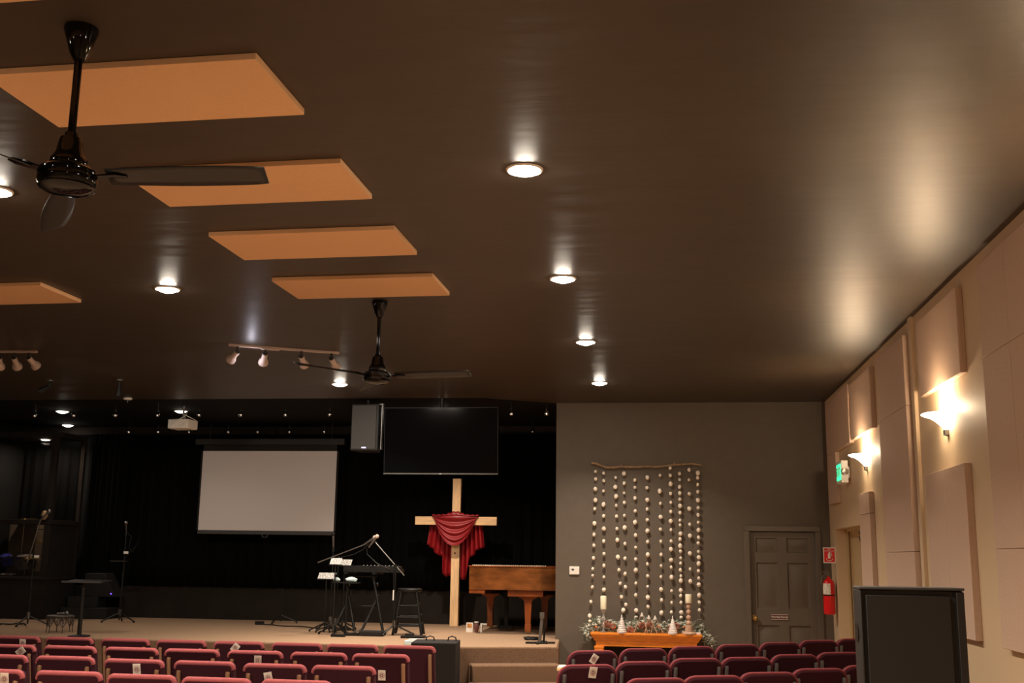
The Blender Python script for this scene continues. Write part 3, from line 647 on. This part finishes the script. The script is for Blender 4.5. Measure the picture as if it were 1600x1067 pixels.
# conductor style music stand, scrolled side table
t = thing('music_stand', 'black music stand with flat tray on a thick pole at left of stage', 'music stand', (-7.09, 13.04, SZ), .05)
obj('base', MB().lathe([(0, 0), (.13, 0), (.13, .015), (.03, .03), (0, .03)]), 'black', t)
obj('pole', MB().cyl((0, 0, .02), (0, 0, .58), .027, .024), 'black', t)
obj('desk', MB().prism([(-.25, 0), (.25, 0), (.25, .012), (-.25, .012)], .32, T(0, -.05, .655) @ RX(-1.5)), 'black', t)
obj('ledge', MB().box((-.25, -.075, .645), (.25, -.05, .668)), 'steel', t)
obj('tilt_joint', MB().cyl((0, 0, .56), (0, .0, .645), .028).cyl((-.03, -.03, .61), (.03, -.03, .61), .01), 'black', t)
t = thing('side_table', 'small round scrolled iron table at the left stage edge', 'table', (-7.68, 13.62, SZ))
obj('top', MB().lathe([(0, .215), (.165, .215), (.17, .207), (.165, .195), (0, .195)], n=36), 'iron', t)
for k in range(6):
    a = k*PI/3+.2; q = lambda ang_, r_, z_: (r_*math.cos(ang_), r_*math.sin(ang_), z_)
    l = obj('leg', MB().tube([q(a, .160, .195), q(a, .165, .12), q(a, .160, .06), q(a, .168, 0)], .006), 'iron', t)
    mb = MB()
    for s_ in (-1, 1):
        mb.tube([q(a+s_*(.52-.52*i/6), .162, .195-.13*i/6-.0) for i in range(7)], .005, 6)
        mb.tube([q(a+s_*(.12+.10*math.cos(i)), .162, .145+.03*math.sin(i)) for i in range(8)], .004, 6)
        mb.tube([q(a+s_*(.36+.10*math.cos(i)), .162, .16+.025*math.sin(i)) for i in range(8)], .004, 6)
    obj('scrollwork', mb, 'iron', l)
tag(obj('microphone', MB().cyl((-7.72, 13.6, SZ+.233), (-7.62, 13.62, SZ+.235), .014, .018).ball((-7.60, 13.62, SZ+.242), .026), 'steel'), 'small microphone lying on the scrolled iron table', 'microphone')

# black riser steps with a wedge monitor
t = thing('black_riser', 'black two level riser against the back of the stage by the drum booth', 'riser', (-8.82, 16.6, SZ))
obj('lower_step', MB().box((-.45, -.18, 0), (.30, .28, .165)), 'matte', t, bevel=.006); obj('upper_step', MB().box((-.45, .0, .166), (.05, .28, .33)), 'matte', t, bevel=.006)
t = thing('floor_monitor', 'black sloped floor monitor on the riser with blue light', 'speaker', (-8.80, 16.74, SZ+.33), -.1)
obj('cabinet', MB().prism([(-.22, 0), (.34, 0), (.12, .36), (-.22, .36)], .26, T(0, .13, 0) @ RX(PI/2)), 'matte', t, bevel=.01)
obj('indicator', MB().ball((.27, -.135, .05), .010), 'blue', t)

# ------------------------------------------------------------------ drum booth
bx = -9.36; by = 16.06
t = thing('drum_booth', 'black framed drum booth with clear panes at the left of the stage', 'drum booth', (bx, by, SZ))
hz = 3.37-SZ
obj('front_kneewall', MB().box((-1.2, 0, 0), (0, .06, .585)), 'stagewall', t, bevel=.004)
obj('skirting', MB().box((-1.2, -.012, 0), (.0, -.0005, .09)), 'stagewall', t)
obj('side_kneewall', MB().box((-.06, .061, 0), (0, .88, .585)), 'matte', t)
obj('sill', MB().box((-1.2, -.03, .586), (.02, .08, .63)).box((-.08, .081, .586), (.02, .88, .63)), 'stagewall', t, bevel=.004)
obj('rail', MB().box((-1.2, -.02, 1.43), (.02, .07, 1.50)).box((-.07, .071, 1.43), (.02, .88, 1.50)), 'stagewall', t, bevel=.004)
obj('corner_post', MB().box((-.10, -.01, .631), (.0, .07, 1.429)).box((-.10, -.01, 1.501), (.0, .07, hz)), 'stagewall', t, bevel=.004)
obj('back_post', MB().box((-.06, .82, .631), (0, .88, 1.429)).box((-.06, .82, 1.501), (0, .88, hz)), 'stagewall', t)
obj('header', MB().box((-1.2, -.01, hz+.001), (.0, .88, hz+.07)), 'matte', t)
obj('metal_edge', MB().box((.001, .02, .70), (.006, .028, 1.28)).box((-.33, -.012, 1.34), (-.10, -.006, 1.355)), 'chrome', t)
obj('front_pane', MB().box((-1.2, .028, .631), (-.10, .034, 1.429)).box((-1.2, .028, 1.501), (-.10, .034, hz)), 'pane', t, label='clear acrylic window')
obj('side_pane', MB().box((-.034, .07, 1.501), (-.028, .82, hz)), 'pane', t, label='clear acrylic side window')
obj('back_board', MB().box((-1.2, .84, .60), (-.07, .86, 1.44)), 'boothboard', t, label='brown board behind the drums')
obj('side_infill', MB().box((-.045, .07, .631), (-.02, .82, 1.429)), 'matte', t)
# drum kit inside
def cyl_tilt(c, r, h, tilt, n=28):
    A = T(*c) @ RX(tilt); return MB().cyl(A @ Vector((0, 0, 0)), A @ Vector((0, 0, h)), r, n=n), A
def drum(parent, c, r, h, tilt, shell='drumskin', nm='drum'):
    mb, A = cyl_tilt(c, r, h, tilt); d = obj(nm, mb, shell, parent)
    hp = MB()
    for z in (0, h): hp.lathe([(r, -.01), (r+.008, -.01), (r+.008, .012), (r, .012)], (0, 0, 0), 28, M4=A @ T(0, 0, z))
    for k in range(8):
        a = k*PI/4; p = A @ Vector(((r+.01)*math.cos(a), (r+.01)*math.sin(a), h*.25)); q_ = A @ Vector(((r+.01)*math.cos(a), (r+.01)*math.sin(a), h*.75)); hp.cyl(p, q_, .008, n=6)
    obj('hoops_and_lugs', hp, 'chrome', d)
t = thing('drum_kit', 'drum kit with chrome hardware and blue tom inside the drum booth', 'drum kit', (-10.12, 16.55, SZ))
drum(t, (-.15, .0, .28), .26, .36, -PI/2); drum(t, (-.14, -.10, .80), .085, .15, .35, 'bluedrum'); drum(t, (.10, .05, .74), .14, .20, .15)
drum(t, (.34, .10, .38), .17, .30, .05); drum(t, (-.14, -.12, .52), .17, .12, .1)
for x, y, z, r, tl in ((.36, .12, 1.20, .17, .25), (-.1, .2, 1.52, .20, .2), (.28, -.05, .92, .15, .1)):
    c = obj('cymbal', MB().lathe([(.001, .02), (.03, .018), (.04, .004), (r, -.014), (r, -.017), (.04, .0), (.001, .014)], (x, y, z), 28, M4=RX(tl)), 'brass', t)
    obj('cymbal_stand', MB().cyl((x, y, .05), (x, y, z), .009).tube([(x-.18, y-.1, .01), (x, y, .22), (x+.16, y-.12, .01)], .009), 'chrome', c)
obj('hardware', MB().tube([(.1, .0, .55), (.12, .0, .74), (.18, -.05, .80)], .012).tube([(.05, -.15, .02), (.15, -.1, .35), (.22, -.16, .02)], .010).tube([(.30, -.12, .02), (.20, -.08, .30), (.32, -.05, .58)], .010), 'chrome', t)
lamp('booth_lamp', 'AREA', 16, WARM, (-9.9, 16.6, 3.30), None, shape='DISK', size=.12)
t = thing('booth_light', 'small lit round lamp in the roof of the drum booth', 'ceiling light', (-9.9, 16.6, 3.365))
obj('lens', MB().lathe([(.0005, -.012), (.05, -.010), (.07, 0)]), 'lens_stage', t); obj('trim_ring', MB().lathe([(.07, -.004), (.085, -.004), (.085, 0)]), 'white', t)
t = thing('tassel', 'tan feathery tassel hanging at the booth post beside the microphone', 'ornament', (-9.36-.07, 16.03, 2.10))
obj('fringe', MB().lathe([(0, .14), (.035, .12), (.05, .06), (.02, 0), (0, 0)], (0, -.04, -.03), 10), 'twig', t)

# ------------------------------------------------------------------ pompom hanging
PX = lambda x, y: None
def wp(px, py, Y):       # point where the sight line of that picture point meets the plane y = Y
    d = fw+rt*((px-800)/F_PX)-up*((py-533.5)/F_PX); k = Y/d.y; return Vector((d.x*k, Y, 1.6+d.z*k))
c2 = lambda x, y: (870+x/5.615, 690+y/5.615)
c3 = lambda x, y: (870+x/5.156, 860+y/5.156)
colsd = [
 ([(340,262,0),(340,327,1),(338,415,2),(338,513,2),(333,590,1),(330,717,2),(327,815,1),(325,910,1),(322,1020,1)], [(290,148,0),(289,201,0),(286,295,1),(275,413,1),(265,528,2),(238,622,2)]),
 ([(411,277,0),(411,342,0),(409,433,0),(409,550,2),(411,652,1),(413,763,2),(412,873,1),(414,984,1)], [(380,122,1),(380,214,0),(380,317,2)]),
 ([(515,315,0),(513,398,2),(519,480,2),(521,560,0),(524,655,1),(528,763,1),(531,863,2),(537,1013,2)], [(501,157,1),(511,266,1),(521,375,1),(536,482,2)]),
 ([(589,280,2),(590,365,1),(590,450,0),(592,534,1),(593,647,0),(595,754,2),(598,894,1),(598,1024,1)], [(550,187,1),(552,294,1),(556,436,1)]),
 ([(684,337,1),(685,402,0),(685,495,1),(688,608,1),(687,706,2),(690,820,1),(691,927,0),(692,1031,1)], [(636,159,2),(637,264,0),(636,360,1),(640,483,2)]),
 ([(794,314,2),(791,404,1),(794,511,2),(793,592,1),(793,686,1),(795,782,2),(796,878,1),(798,991,2)], [(730,109,0),(732,206,1),(731,291,0),(733,378,2),(735,453,1)]),
 ([(906,294,0),(902,433,2),(909,542,0),(911,660,2),(910,769,1),(913,875,0),(915,991,1)], [(840,124,0),(840,212,0),(840,314,2),(844,400,1),(843,503,2)]),
 ([(995,232,1),(995,296,1),(998,370,2),(997,455,1),(1000,533,0),(1000,614,1),(999,697,2),(1002,774,0),(1003,872,0),(1001,944,2),(1003,1039,2)], [(921,135,0),(924,216,2),(925,325,0),(925,421,0),(924,498,1)]),
 ([(1076,280,1),(1077,333,0),(1077,397,1),(1079,452,1),(1079,505,1),(1081,564,2),(1081,623,1),(1081,690,0),(1082,731,0),(1085,807,2),(1081,855,1),(1083,914,2),(1085,961,1),(1087,1020,0)], [(998,103,1),(996,157,1),(1000,206,0),(1000,244,2),(999,321,2),(999,365,1),(1001,420,1),(1003,499,2),(1002,540,1)]),
 ([(1160,247,1),(1159,335,0),(1162,457,1),(1163,588,2),(1166,725,0),(1168,826,2),(1168,980,2)], [(1074,149,0),(1076,248,2)]),
 ([(1238,275,2),(1234,317,1),(1236,377,0),(1237,439,1),(1238,514,2),(1240,580,1),(1240,643,1),(1241,708,0),(1243,775,2),(1244,840,1),(1241,890,1),(1242,965,0),(1246,1015,2)], [(1143,105,2),(1142,165,1),(1143,222,0),(1144,275,2),(1147,360,2),(1148,418,1),(1150,481,1)])]
YH = YF-.055
ph = thing('pompom_hanging', 'cream pompom strands hanging from a driftwood branch on the taupe wall', 'wall hanging', (0, 0, 0))
bpts = [(305,185),(345,192),(385,208),(430,224),(500,226),(560,218),(620,222),(700,221),(800,217),(870,221),(950,211),(1020,204),(1100,198),(1180,193),(1240,201),(1275,209)]
anchor = wp(925, 723, YH); ph.location = (anchor.x, YH, anchor.z)
O0 = Vector(ph.location)
br = [wp(*c2(*p), YH)-O0 for p in bpts]
obj('branch', MB().tube(br, [.012, .013, .012, .012, .013, .011, .012, .012, .011, .011, .010, .010, .010, .011, .010, .008], 8).tube([br[5], br[5]+Vector((.01, -.01, .03))], .005).tube([br[11], br[11]+Vector((.02, -.01, .035))], .005), 'twig', ph)
obj('wall_hook', MB().tube([br[1], br[1]+Vector((0, .055, 0))], .004).tube([br[13], br[13]+Vector((0, .055, 0))], .004), 'steel', ph)
pmesh = [obj('pompom', MB().ball((0, 0, 0), r_, (1, 1, 1.12), 10, 7, .07), 'pom') for r_ in (.0185, .0215, .027)]
for a, b in colsd:
    P = [(wp(*c2(x, y), YH)-O0, s_) for x, y, s_ in a]+[(wp(*c3(x, y), YH)-O0, s_) for x, y, s_ in b]
    top = P[0][0].copy(); bi = min(br, key=lambda q: abs(q.x-top.x))
    s_o = obj('strand', MB().tube([Vector((top.x, 0, bi.z))]+[p for p, _ in P], .0013, 4), 'twine', ph)
    for p, s_ in P:
        q = pmesh[s_].copy(); C.objects.link(q); q.parent = s_o; q.location = p; q.rotation_euler = (random.uniform(-.3, .3), 0, random.random()*6)
        q.scale = (1, 1, random.uniform(.92, 1.12))
for q in pmesh: bpy.data.objects.remove(q)

# ------------------------------------------------------------------ mantel shelf
MX0, MX1, MZ = -.895, .484, .69; mY = 14.15
t = thing('mantel', 'orange oak fireplace mantel against the taupe wall', 'mantel', ((MX0+MX1)/2, 14.30, 0))
hw = (MX1-MX0)/2
obj('top_shelf', MB().box((-hw, -.17, MZ-.028), (hw, .185, MZ)), 'oak', t, bevel=.004)
cm = MB()
def crown(dd, z): return [(-hw+dd, -.17+dd, z), (hw-dd, -.17+dd, z), (hw-dd, .185, z), (-hw+dd, .185, z)]
rings = [crown(.008, MZ-.029), crown(.012, MZ-.045), crown(.035, MZ-.075), crown(.045, MZ-.09), crown(.048, MZ-.10)]
cm.add([p for r_ in rings for p in r_], [(k*4+j, k*4+(j+1) % 4, k*4+4+(j+1) % 4, k*4+4+j) for k in range(4) for j in range(4)]+[(0, 1, 2, 3), (16, 17, 18, 19)])
obj('crown_moulding', cm, 'oak', t, angle=20)
obj('frieze', MB().box((-hw+.065, -.11, MZ-.165), (hw-.065, .185, MZ-.101)), 'oak', t)
for s_ in (-1, 1):
    x = s_*(hw-.105)
    obj('pilaster', MB().box((x-.055, -.125, 0), (x+.055, .18, MZ-.19)).box((x-.06, -.13, MZ-.19), (x+.06, .18, MZ-.166)).box((x-.065, -.135, 0), (x+.065, .18, .12)), 'oak', t, bevel=.003)
obj('firebox', MB().box((-hw+.16, .14, 0), (hw-.16, .18, MZ-.166)), 'matte', t)

# objects on the mantel
t = thing('glass_candlestick', 'clear glass candlestick at the left end of the mantel', 'candlestick', (-.735, 14.22, MZ))
obj('stem', MB().lathe([(0, .0), (.045, 0), (.045, .008), (.014, .02), (.010, .05), (.020, .075), (.011, .10), (.017, .13), (.028, .16), (.014, .19), (.010, .22), (.02, .25), (.04, .272), (.04, .28), (0, .28)], n=20), 'glass', t)
tag(obj('pillar_candle', MB().lathe([(0, .282), (.036, .282), (.038, .288), (.038, .435), (.034, .445), (.02, .44), (0, .438)], (-.735, 14.22, MZ), 24), 'wax'), 'cream pillar candle on the clear glass candlestick', 'candle')
t = thing('beaded_candlestick', 'wooden stacked bead candlestick at the right end of the mantel', 'candlestick', (.325, 14.20, MZ))
prof = [(0, 0), (.09, 0), (.092, .012), (.07, .028), (.045, .036)]
for i, r_ in enumerate((.038, .036, .034, .032, .030)):
    z0 = .036+i*.066
    prof += [(.014+.001, z0+.002)]+[(max(.014, r_*math.sin(a)), z0+.033-.031*math.cos(a)) for a in (.7, 1.1, 1.57, 2.0, 2.5)]+[(.014, z0+.065)]
prof += [(.040, .372), (.042, .378), (0, .378)]
obj('stem', MB().lathe(prof, n=20), 'bead', t)
obj('base_collar', MB().lathe([(.03, .03), (.048, .04), (.044, .10), (.03, .11)], n=12), 'bead', t)
tag(obj('pillar_candle', MB().lathe([(0, .379), (.038, .379), (.040, .385), (.040, .475), (.036, .485), (.02, .478), (0, .476)], (.325, 14.20, MZ), 24), 'wax'), 'cream pillar candle on the wooden bead candlestick', 'candle')
def tree(x, label):
    pr = [(.0, .0), (.058, 0)]; n = 9
    for i in range(n):
        r_ = .058*(1-i/n); pr += [(r_, .012+i*.022), (r_+.004, .020+i*.022), (r_*.86, .024+i*.022)]
    pr += [(.006, .215), (0, .222)]
    o = obj('mantel_tree', MB().lathe(pr, (x, 14.17, MZ), 18), 'tree'); tag(o, label, 'ornament', 'white cone trees on the mantel')
tree(-.505, 'white ridged cone tree ornament on the left half of the mantel'); tree(.125, 'white ridged cone tree ornament on the right half of the mantel')
t = thing('mountain_ornament', 'row of three wooden stick peaks with white tips on mantel middle', 'ornament', (-.17, 14.20, MZ))
for x, h, wl, wr in ((-.085, .245, .10, .07), (0.0, .215, .05, .10), (.078, .21, .05, .10)):
    obj('peak', MB().tube([(x-wl, 0, .005), (x, 0, h), (x+wr, 0, .005)], .006, 6), 'bead', t)
    obj('snow_tip', MB().prism([(-.028, -.052), (-.012, -.030), (0, -.048), (.012, -.03), (.028, -.052), (.004, .008), (-.004, .008)], .010, T(x, -.007, h) @ RX(PI/2)), 'white', t, label='white snow cap tip')
tag(obj('small_book', MB().box((.40, 14.22, MZ), (.468, 14.36, MZ+.022)), 'white'), 'small white book at the right end of the mantel', 'book')
# garland
gt = thing('pine_garland', 'frosted pine garland with cones lying along the mantel', 'garland', (-.2, 14.36, MZ))
def gpath(u):
    x = -.78+1.55*u
    if u < .06: return (-.74+.02*u, 0, -.09+1.9*u)
    if u > .90:
        k = (u-.90)/.10; return (.62+.20*k, -.01, .06-.20*k)
    return (x*.97+.0, .0+.02*math.sin(u*20), .055+.018*math.sin(u*17))
nd = MB(); fr = MB()
for i in range(3000):
    u = random.random(); c = Vector(gpath(u)); d = Vector((random.gauss(0, 1), random.gauss(0, .7), random.gauss(.25, .8))).normalized()
    L = random.uniform(.035, .07); s_ = c+Vector((random.gauss(0, .025), random.gauss(0, .02), random.gauss(.015, .028))); e = s_+d*L
    e.y = min(e.y, .10); s_.y = min(s_.y, .10)
    if -.86 < s_.x+0 < .72: e.z = max(e.z, .006 if -.69 < e.x < .67 else -.3); s_.z = max(s_.z, .006 if -.69 < s_.x < .67 else -.3)
    a = d.orthogonal().normalized()*random.uniform(.003, .0062)
    (nd if random.random() < .55 else fr).add([s_-a, s_+a, e+a*.4, e-a*.4, (s_+e)/2+d.cross(a)*1.2], [(0, 1, 4), (1, 2, 4), (2, 3, 4), (3, 0, 4), (0, 3, 2, 1)])
for i in range(260):
    u = random.random(); c = Vector(gpath(u))+Vector((random.gauss(0, .025), -abs(random.gauss(0, .03)), random.gauss(.03, .03)))
    if -.70 < c.x < .68: c.z = max(c.z, .02)
    c.y = min(c.y, .09); fr.ball(c, random.uniform(.008, .017), (1.3, .5, .9), 6, 4, .2)
obj('needles', nd, 'needle', gt)['kind'] = 'stuff'
obj('frosted_leaves', fr, 'frost', gt)['kind'] = 'stuff'
conem = MB()
for j in range(7):
    for k in range(8):
        a = k*PI/4+j*.4; r_ = .030*math.sin(PI*(j+1.2)/8.6)+.006; z = -.035+j*.0115
        conem.ball((r_*math.cos(a), r_*math.sin(a), z), .0085, (1, 1, .55), 5, 3)
for x, z in ((-.42, .07), (-.49, .10), (-.20, .035), (.035, .11), (.31, .07), (.37, .09), (-.06, .09)):
    c = obj('pine_cone', conem, 'cone', gt); c.location = (x-.0, -.07, z); c.rotation_euler = (random.uniform(.6, 1.6), random.uniform(-.6, .6), 0)
for x, z in ((-.63, .06), (-.40, .06), (.14, .085), (.46, .08), (-.71, .13)):
    c = obj('berry_ball', MB().ball((0, 0, 0), .020 if x < -.7 else .014), 'copper' if x > -.7 else 'pom', gt); c.location = (x, -.09, z)

# ------------------------------------------------------------------ chairs
def rr(w_, h_, r_, n=6):      # upper corners rounded
    p = [(-w_/2, 0), (w_/2, 0)]
    for k in range(n+1): a = k/n*PI/2; p.append((w_/2-r_+r_*math.cos(a), h_-r_+r_*math.sin(a)))
    for k in range(n+1): a = PI/2+k/n*PI/2; p.append((-w_/2+r_+r_*math.cos(a), h_-r_+r_*math.sin(a)))
    return p
def make_chair(label, group, r_, rollr, bar, rack, full):
    t = thing('church_chair', label, 'chair', (0, 0, 0), 0, group)
    W_ = .445; TL = T(0, -.155, .452) @ RX(.20)     # reclined back frame of reference: local z up, y thickness
    hB = .425
    obj('seat', MB().prism([(-.22, -.20), (.22, -.20), (.23, .20), (.19, .24), (-.19, .24), (-.23, .20)], .075, T(0, 0, .385)), 'burg_shade', t, bevel=.022)
    ol = rr(W_-.02, hB-.01, r_)
    obj('backrest', MB().prism(ol, .062, TL @ T(0, .031, 0) @ RX(PI/2)), 'burg_shade', t, bevel=.012)
    ol2 = [(x, z) for x, z in rr(W_-2*rollr*.9, hB-rollr*.8, r_)]
    path = ([ol2[1]]+ol2[2:]+[ol2[0]]) if full else [(W_/2-.016, hB-.05)]+ol2[2:]+[(-W_/2+.016, hB-.05)]
    obj('top_roll', MB().tube([TL @ Vector((x, -.012, z)) for x, z in path], rollr, 10), 'piping_lit' if full else 'burgroll', t, label='rolled fabric edge with the overhead light in its lighter colour')
    for s_ in (-1, 1):
        x = s_*(W_/2-.045)
        obj('back_upright', MB().tube([TL @ Vector((x, -.036, hB-.062)), TL @ Vector((x, -.044, hB-.075)), TL @ Vector((x, -.044, .0)), (x, -.19, .40), (x, -.19, .37)], .0155, 8), bar, t)
        obj('leg', MB().tube([(x, -.19, .38), (x, -.25, .0)], .013, 8), bar, t); obj('leg', MB().tube([(x, .18, .385), (x, .19, .0)], .013, 8), bar, t)
        obj('side_rail', MB().cyl((x, -.2, .372), (x, .2, .372), .012, n=8), bar, t)
    if rack: obj('book_rack', MB().tube([TL @ Vector((-.17, -.05, .245)), TL @ Vector((.17, -.05, .245))], .006, 6), bar, t)
    return t
OFF = .237      # back top stands this far behind the chair's centre
first = None
ordn = ['first', 'second', 'third', 'fourth', 'fifth', 'sixth', 'seventh', 'eighth', 'ninth', 'tenth']
rown = ['first row', 'second row', 'third row', 'fourth row']
LROWS = [(9.20, [-6.07, -5.57, -5.075, -4.57, -4.068, -3.555, -3.045, -2.565, -2.08]), (8.37, [-5.61, -5.11, -4.61, -4.095, -3.607, -3.097, -2.596, -2.113]),
         (7.45, [-5.19, -4.69, -4.19, -3.635, -3.12, -2.607, -2.125]), (6.58, [-4.66, -4.16, -3.645, -3.145, -2.64, -2.143])]
cards = {(0, -6): 0, (0, -5): 0}
chairpos = {}
for ri, (y, xs_) in enumerate(LROWS):
    for k, x in enumerate(sorted(xs_, reverse=True)):
        yy = y+ {0: 0, 1: 0, 2: (.10 if x < -3.9 else (-.02 if x > -3 else .03)), 3: (.06 if x < -3.4 else -.05 if x > -2.9 else 0)}[ri]
        lab = 'burgundy church chair, brown uprights, left block, %s from stage, %s from the aisle' % (rown[ri], ordn[k])
        loc = (x, yy+OFF, 0); rz = math.radians(random.uniform(-1.5, 1.2))
        chairpos[(0, ri, k)] = (x, yy, rz)
        if first is None: first = make_chair(lab, 'left block of church chairs', .03, .019, 'brownbar', False, False); first.location = loc; first.rotation_euler = (0, 0, rz)
        else: dup(first, loc, rz, lab)
second = None
RROWS = [[(-.563, 9.193, 25), (-.16, 9.547, 25), (.248, 9.898, 24), (.659, 10.266, 26), (1.063, 10.63, 26), (1.462, 11.04, 26), (1.86, 11.40, 26)],
         [(-.527, 7.995, 23), (-.143, 8.352, 23), (.247, 8.73, 23), (.638, 8.944, 22), (1.043, 9.313, 24), (1.44, 9.65, 24), (1.83, 9.98, 24)],
         [(-.045, 7.23, 22), (.32, 7.48, 21), (.697, 7.80, 21), (1.078, 8.168, 22), (1.47, 8.52, 22), (1.83, 8.86, 22)],
         [(1.73, 7.52, 22)]]
for ri, row in enumerate(RROWS):
    for k, (x, y, a) in enumerate(row):
        a = math.radians(a)
        lab = 'round backed burgundy church chair, right block, %s from stage, %s from the aisle' % (rown[ri], ordn[k])
        if ri == 3: lab = 'burgundy church chair with rounded back half hidden behind the black cabinet by beige wall'
        loc = (x-OFF*math.sin(a), y+OFF*math.cos(a), 0); chairpos[(1, ri, k)] = (x, y, a)
        if second is None: second = make_chair(lab, 'right block of church chairs', .085, .011, 'greybar', True, True); second.location = loc; second.rotation_euler = (0, 0, a)
        else: dup(second, loc, a, lab, 'right block of church chairs')

# seal cards on chair backs: (picture position of card centre, chair, tilt)
def card(block, ri, k, dx, dzz, tilt, label):
    x, y, rz = chairpos[(block, ri, k)]
    t = thing('seal_card', label, 'card', (x-OFF*math.sin(rz)*1.0, y+OFF*math.cos(rz), 0), rz, 'white seal cards on the chairs')
    A = T(0, -.155, .452) @ RX(.20) @ T(dx, -.0375, .425-dzz) @ RY(tilt)
    obj('paper', MB().prism([(-.028, -.038), (.028, -.038), (.028, .038), (-.028, .038)], .003, A @ RX(PI/2)), 'card', t)
    mb = MB(); mb.lathe([(.019, -.0005), (.0215, -.0005), (.0215, .0005), (.019, .0005)], (0, 0, 0), 24, M4=A @ T(0, -.0038, 0) @ RX(PI/2))
    for q in range(6):
        a = q*PI/3; mb.lathe([(.0001, .0004), (.0052, .0004)], (0, 0, 0), 8, M4=A @ T(.0095*math.cos(a), -.0038, .0095*math.sin(a)) @ RX(PI/2))
    obj('seal', mb, 'ink', t, label='reddish round flower seal')
card(0, 0, 7, .07, .055, .05, 'white seal card on the back of a front row chair at the far left')
card(0, 0, 3, -.02, .045, .7, 'tilted white seal card on a front row chair below the projection screen')
card(0, 1, 2, .03, .065, .03, 'white seal card on a second row chair of left block, middle')
card(0, 1, 0, .016, .15, .0, 'white seal card on the second row chair next to the aisle, left block')
card(0, 1, 6, .10, .045, .9, 'tilted white seal card on a second row chair at the far left')
card(0, 2, 3, .03, .060, -.05, 'white seal card on a third row chair of the left block')
card(0, 2, 1, -.035, .085, -.18, 'leaning white seal card on a third row chair of the left block')
card(0, 3, 4, .10, .050, .0, 'white seal card on fourth row chair at the bottom left corner')
card(1, 0, 0, .0, .060, .55, 'diamond turned white seal card on the front chair of the right block')
card(1, 1, 0, .03, .048, .12, 'white seal card on the second row end chair of the right block')

# small wooden table with a booklet beside the aisle chair, and a beaded finial behind
t = thing('side_stand', 'small tan pedestal table holding a white booklet beside the right chair block', 'table', (-.79, 9.96, 0))
obj('top', MB().box((-.125, -.11, .635), (.11, .11, .66)), 'pine', t, bevel=.003)
obj('pedestal', MB().cyl((0, 0, .03), (0, 0, .634), .018), 'pine', t)
obj('foot', MB().cyl((0, 0, 0), (0, 0, .03), .10, n=24), 'pine', t)
tag(obj('booklet', MB().box((-.912, 9.86, .661), (-.74, 10.06, .668)), 'card'), 'white booklet lying on the small pedestal table by the stage steps', 'booklet')

# tall black cabinet standing near the camera
t = thing('black_cabinet', 'tall black slim cabinet with grooved front standing among the right chairs', 'cabinet', (.953, 4.5, 0), .0)
W2 = .194
obj('body', MB().box((-W2, .012, .06), (W2, .15, 1.495)), 'cab', t, bevel=.004)
obj('front_panel', MB().box((-W2+.022, -.004, .08), (W2-.052, .011, 1.475)), 'cab', t, bevel=.003)
obj('edge_strip', MB().box((W2-.030, -.004, .08), (W2, .011, 1.49)).box((-W2, -.004, .08), (-W2+.008, .011, 1.49)), 'cab', t, bevel=.003)
obj('top_cap', MB().box((-W2-.002, -.006, 1.496), (W2+.002, .152, 1.506)), 'dgrey', t, bevel=.003)
obj('side_grip', MB().cyl((-W2-.004, .08, 1.33), (-W2+.002, .08, 1.33), .035, n=20), 'black', t)
obj('plinth', MB().box((-W2-.03, -.05, 0), (W2+.03, .2, .058)), 'black', t, bevel=.005)
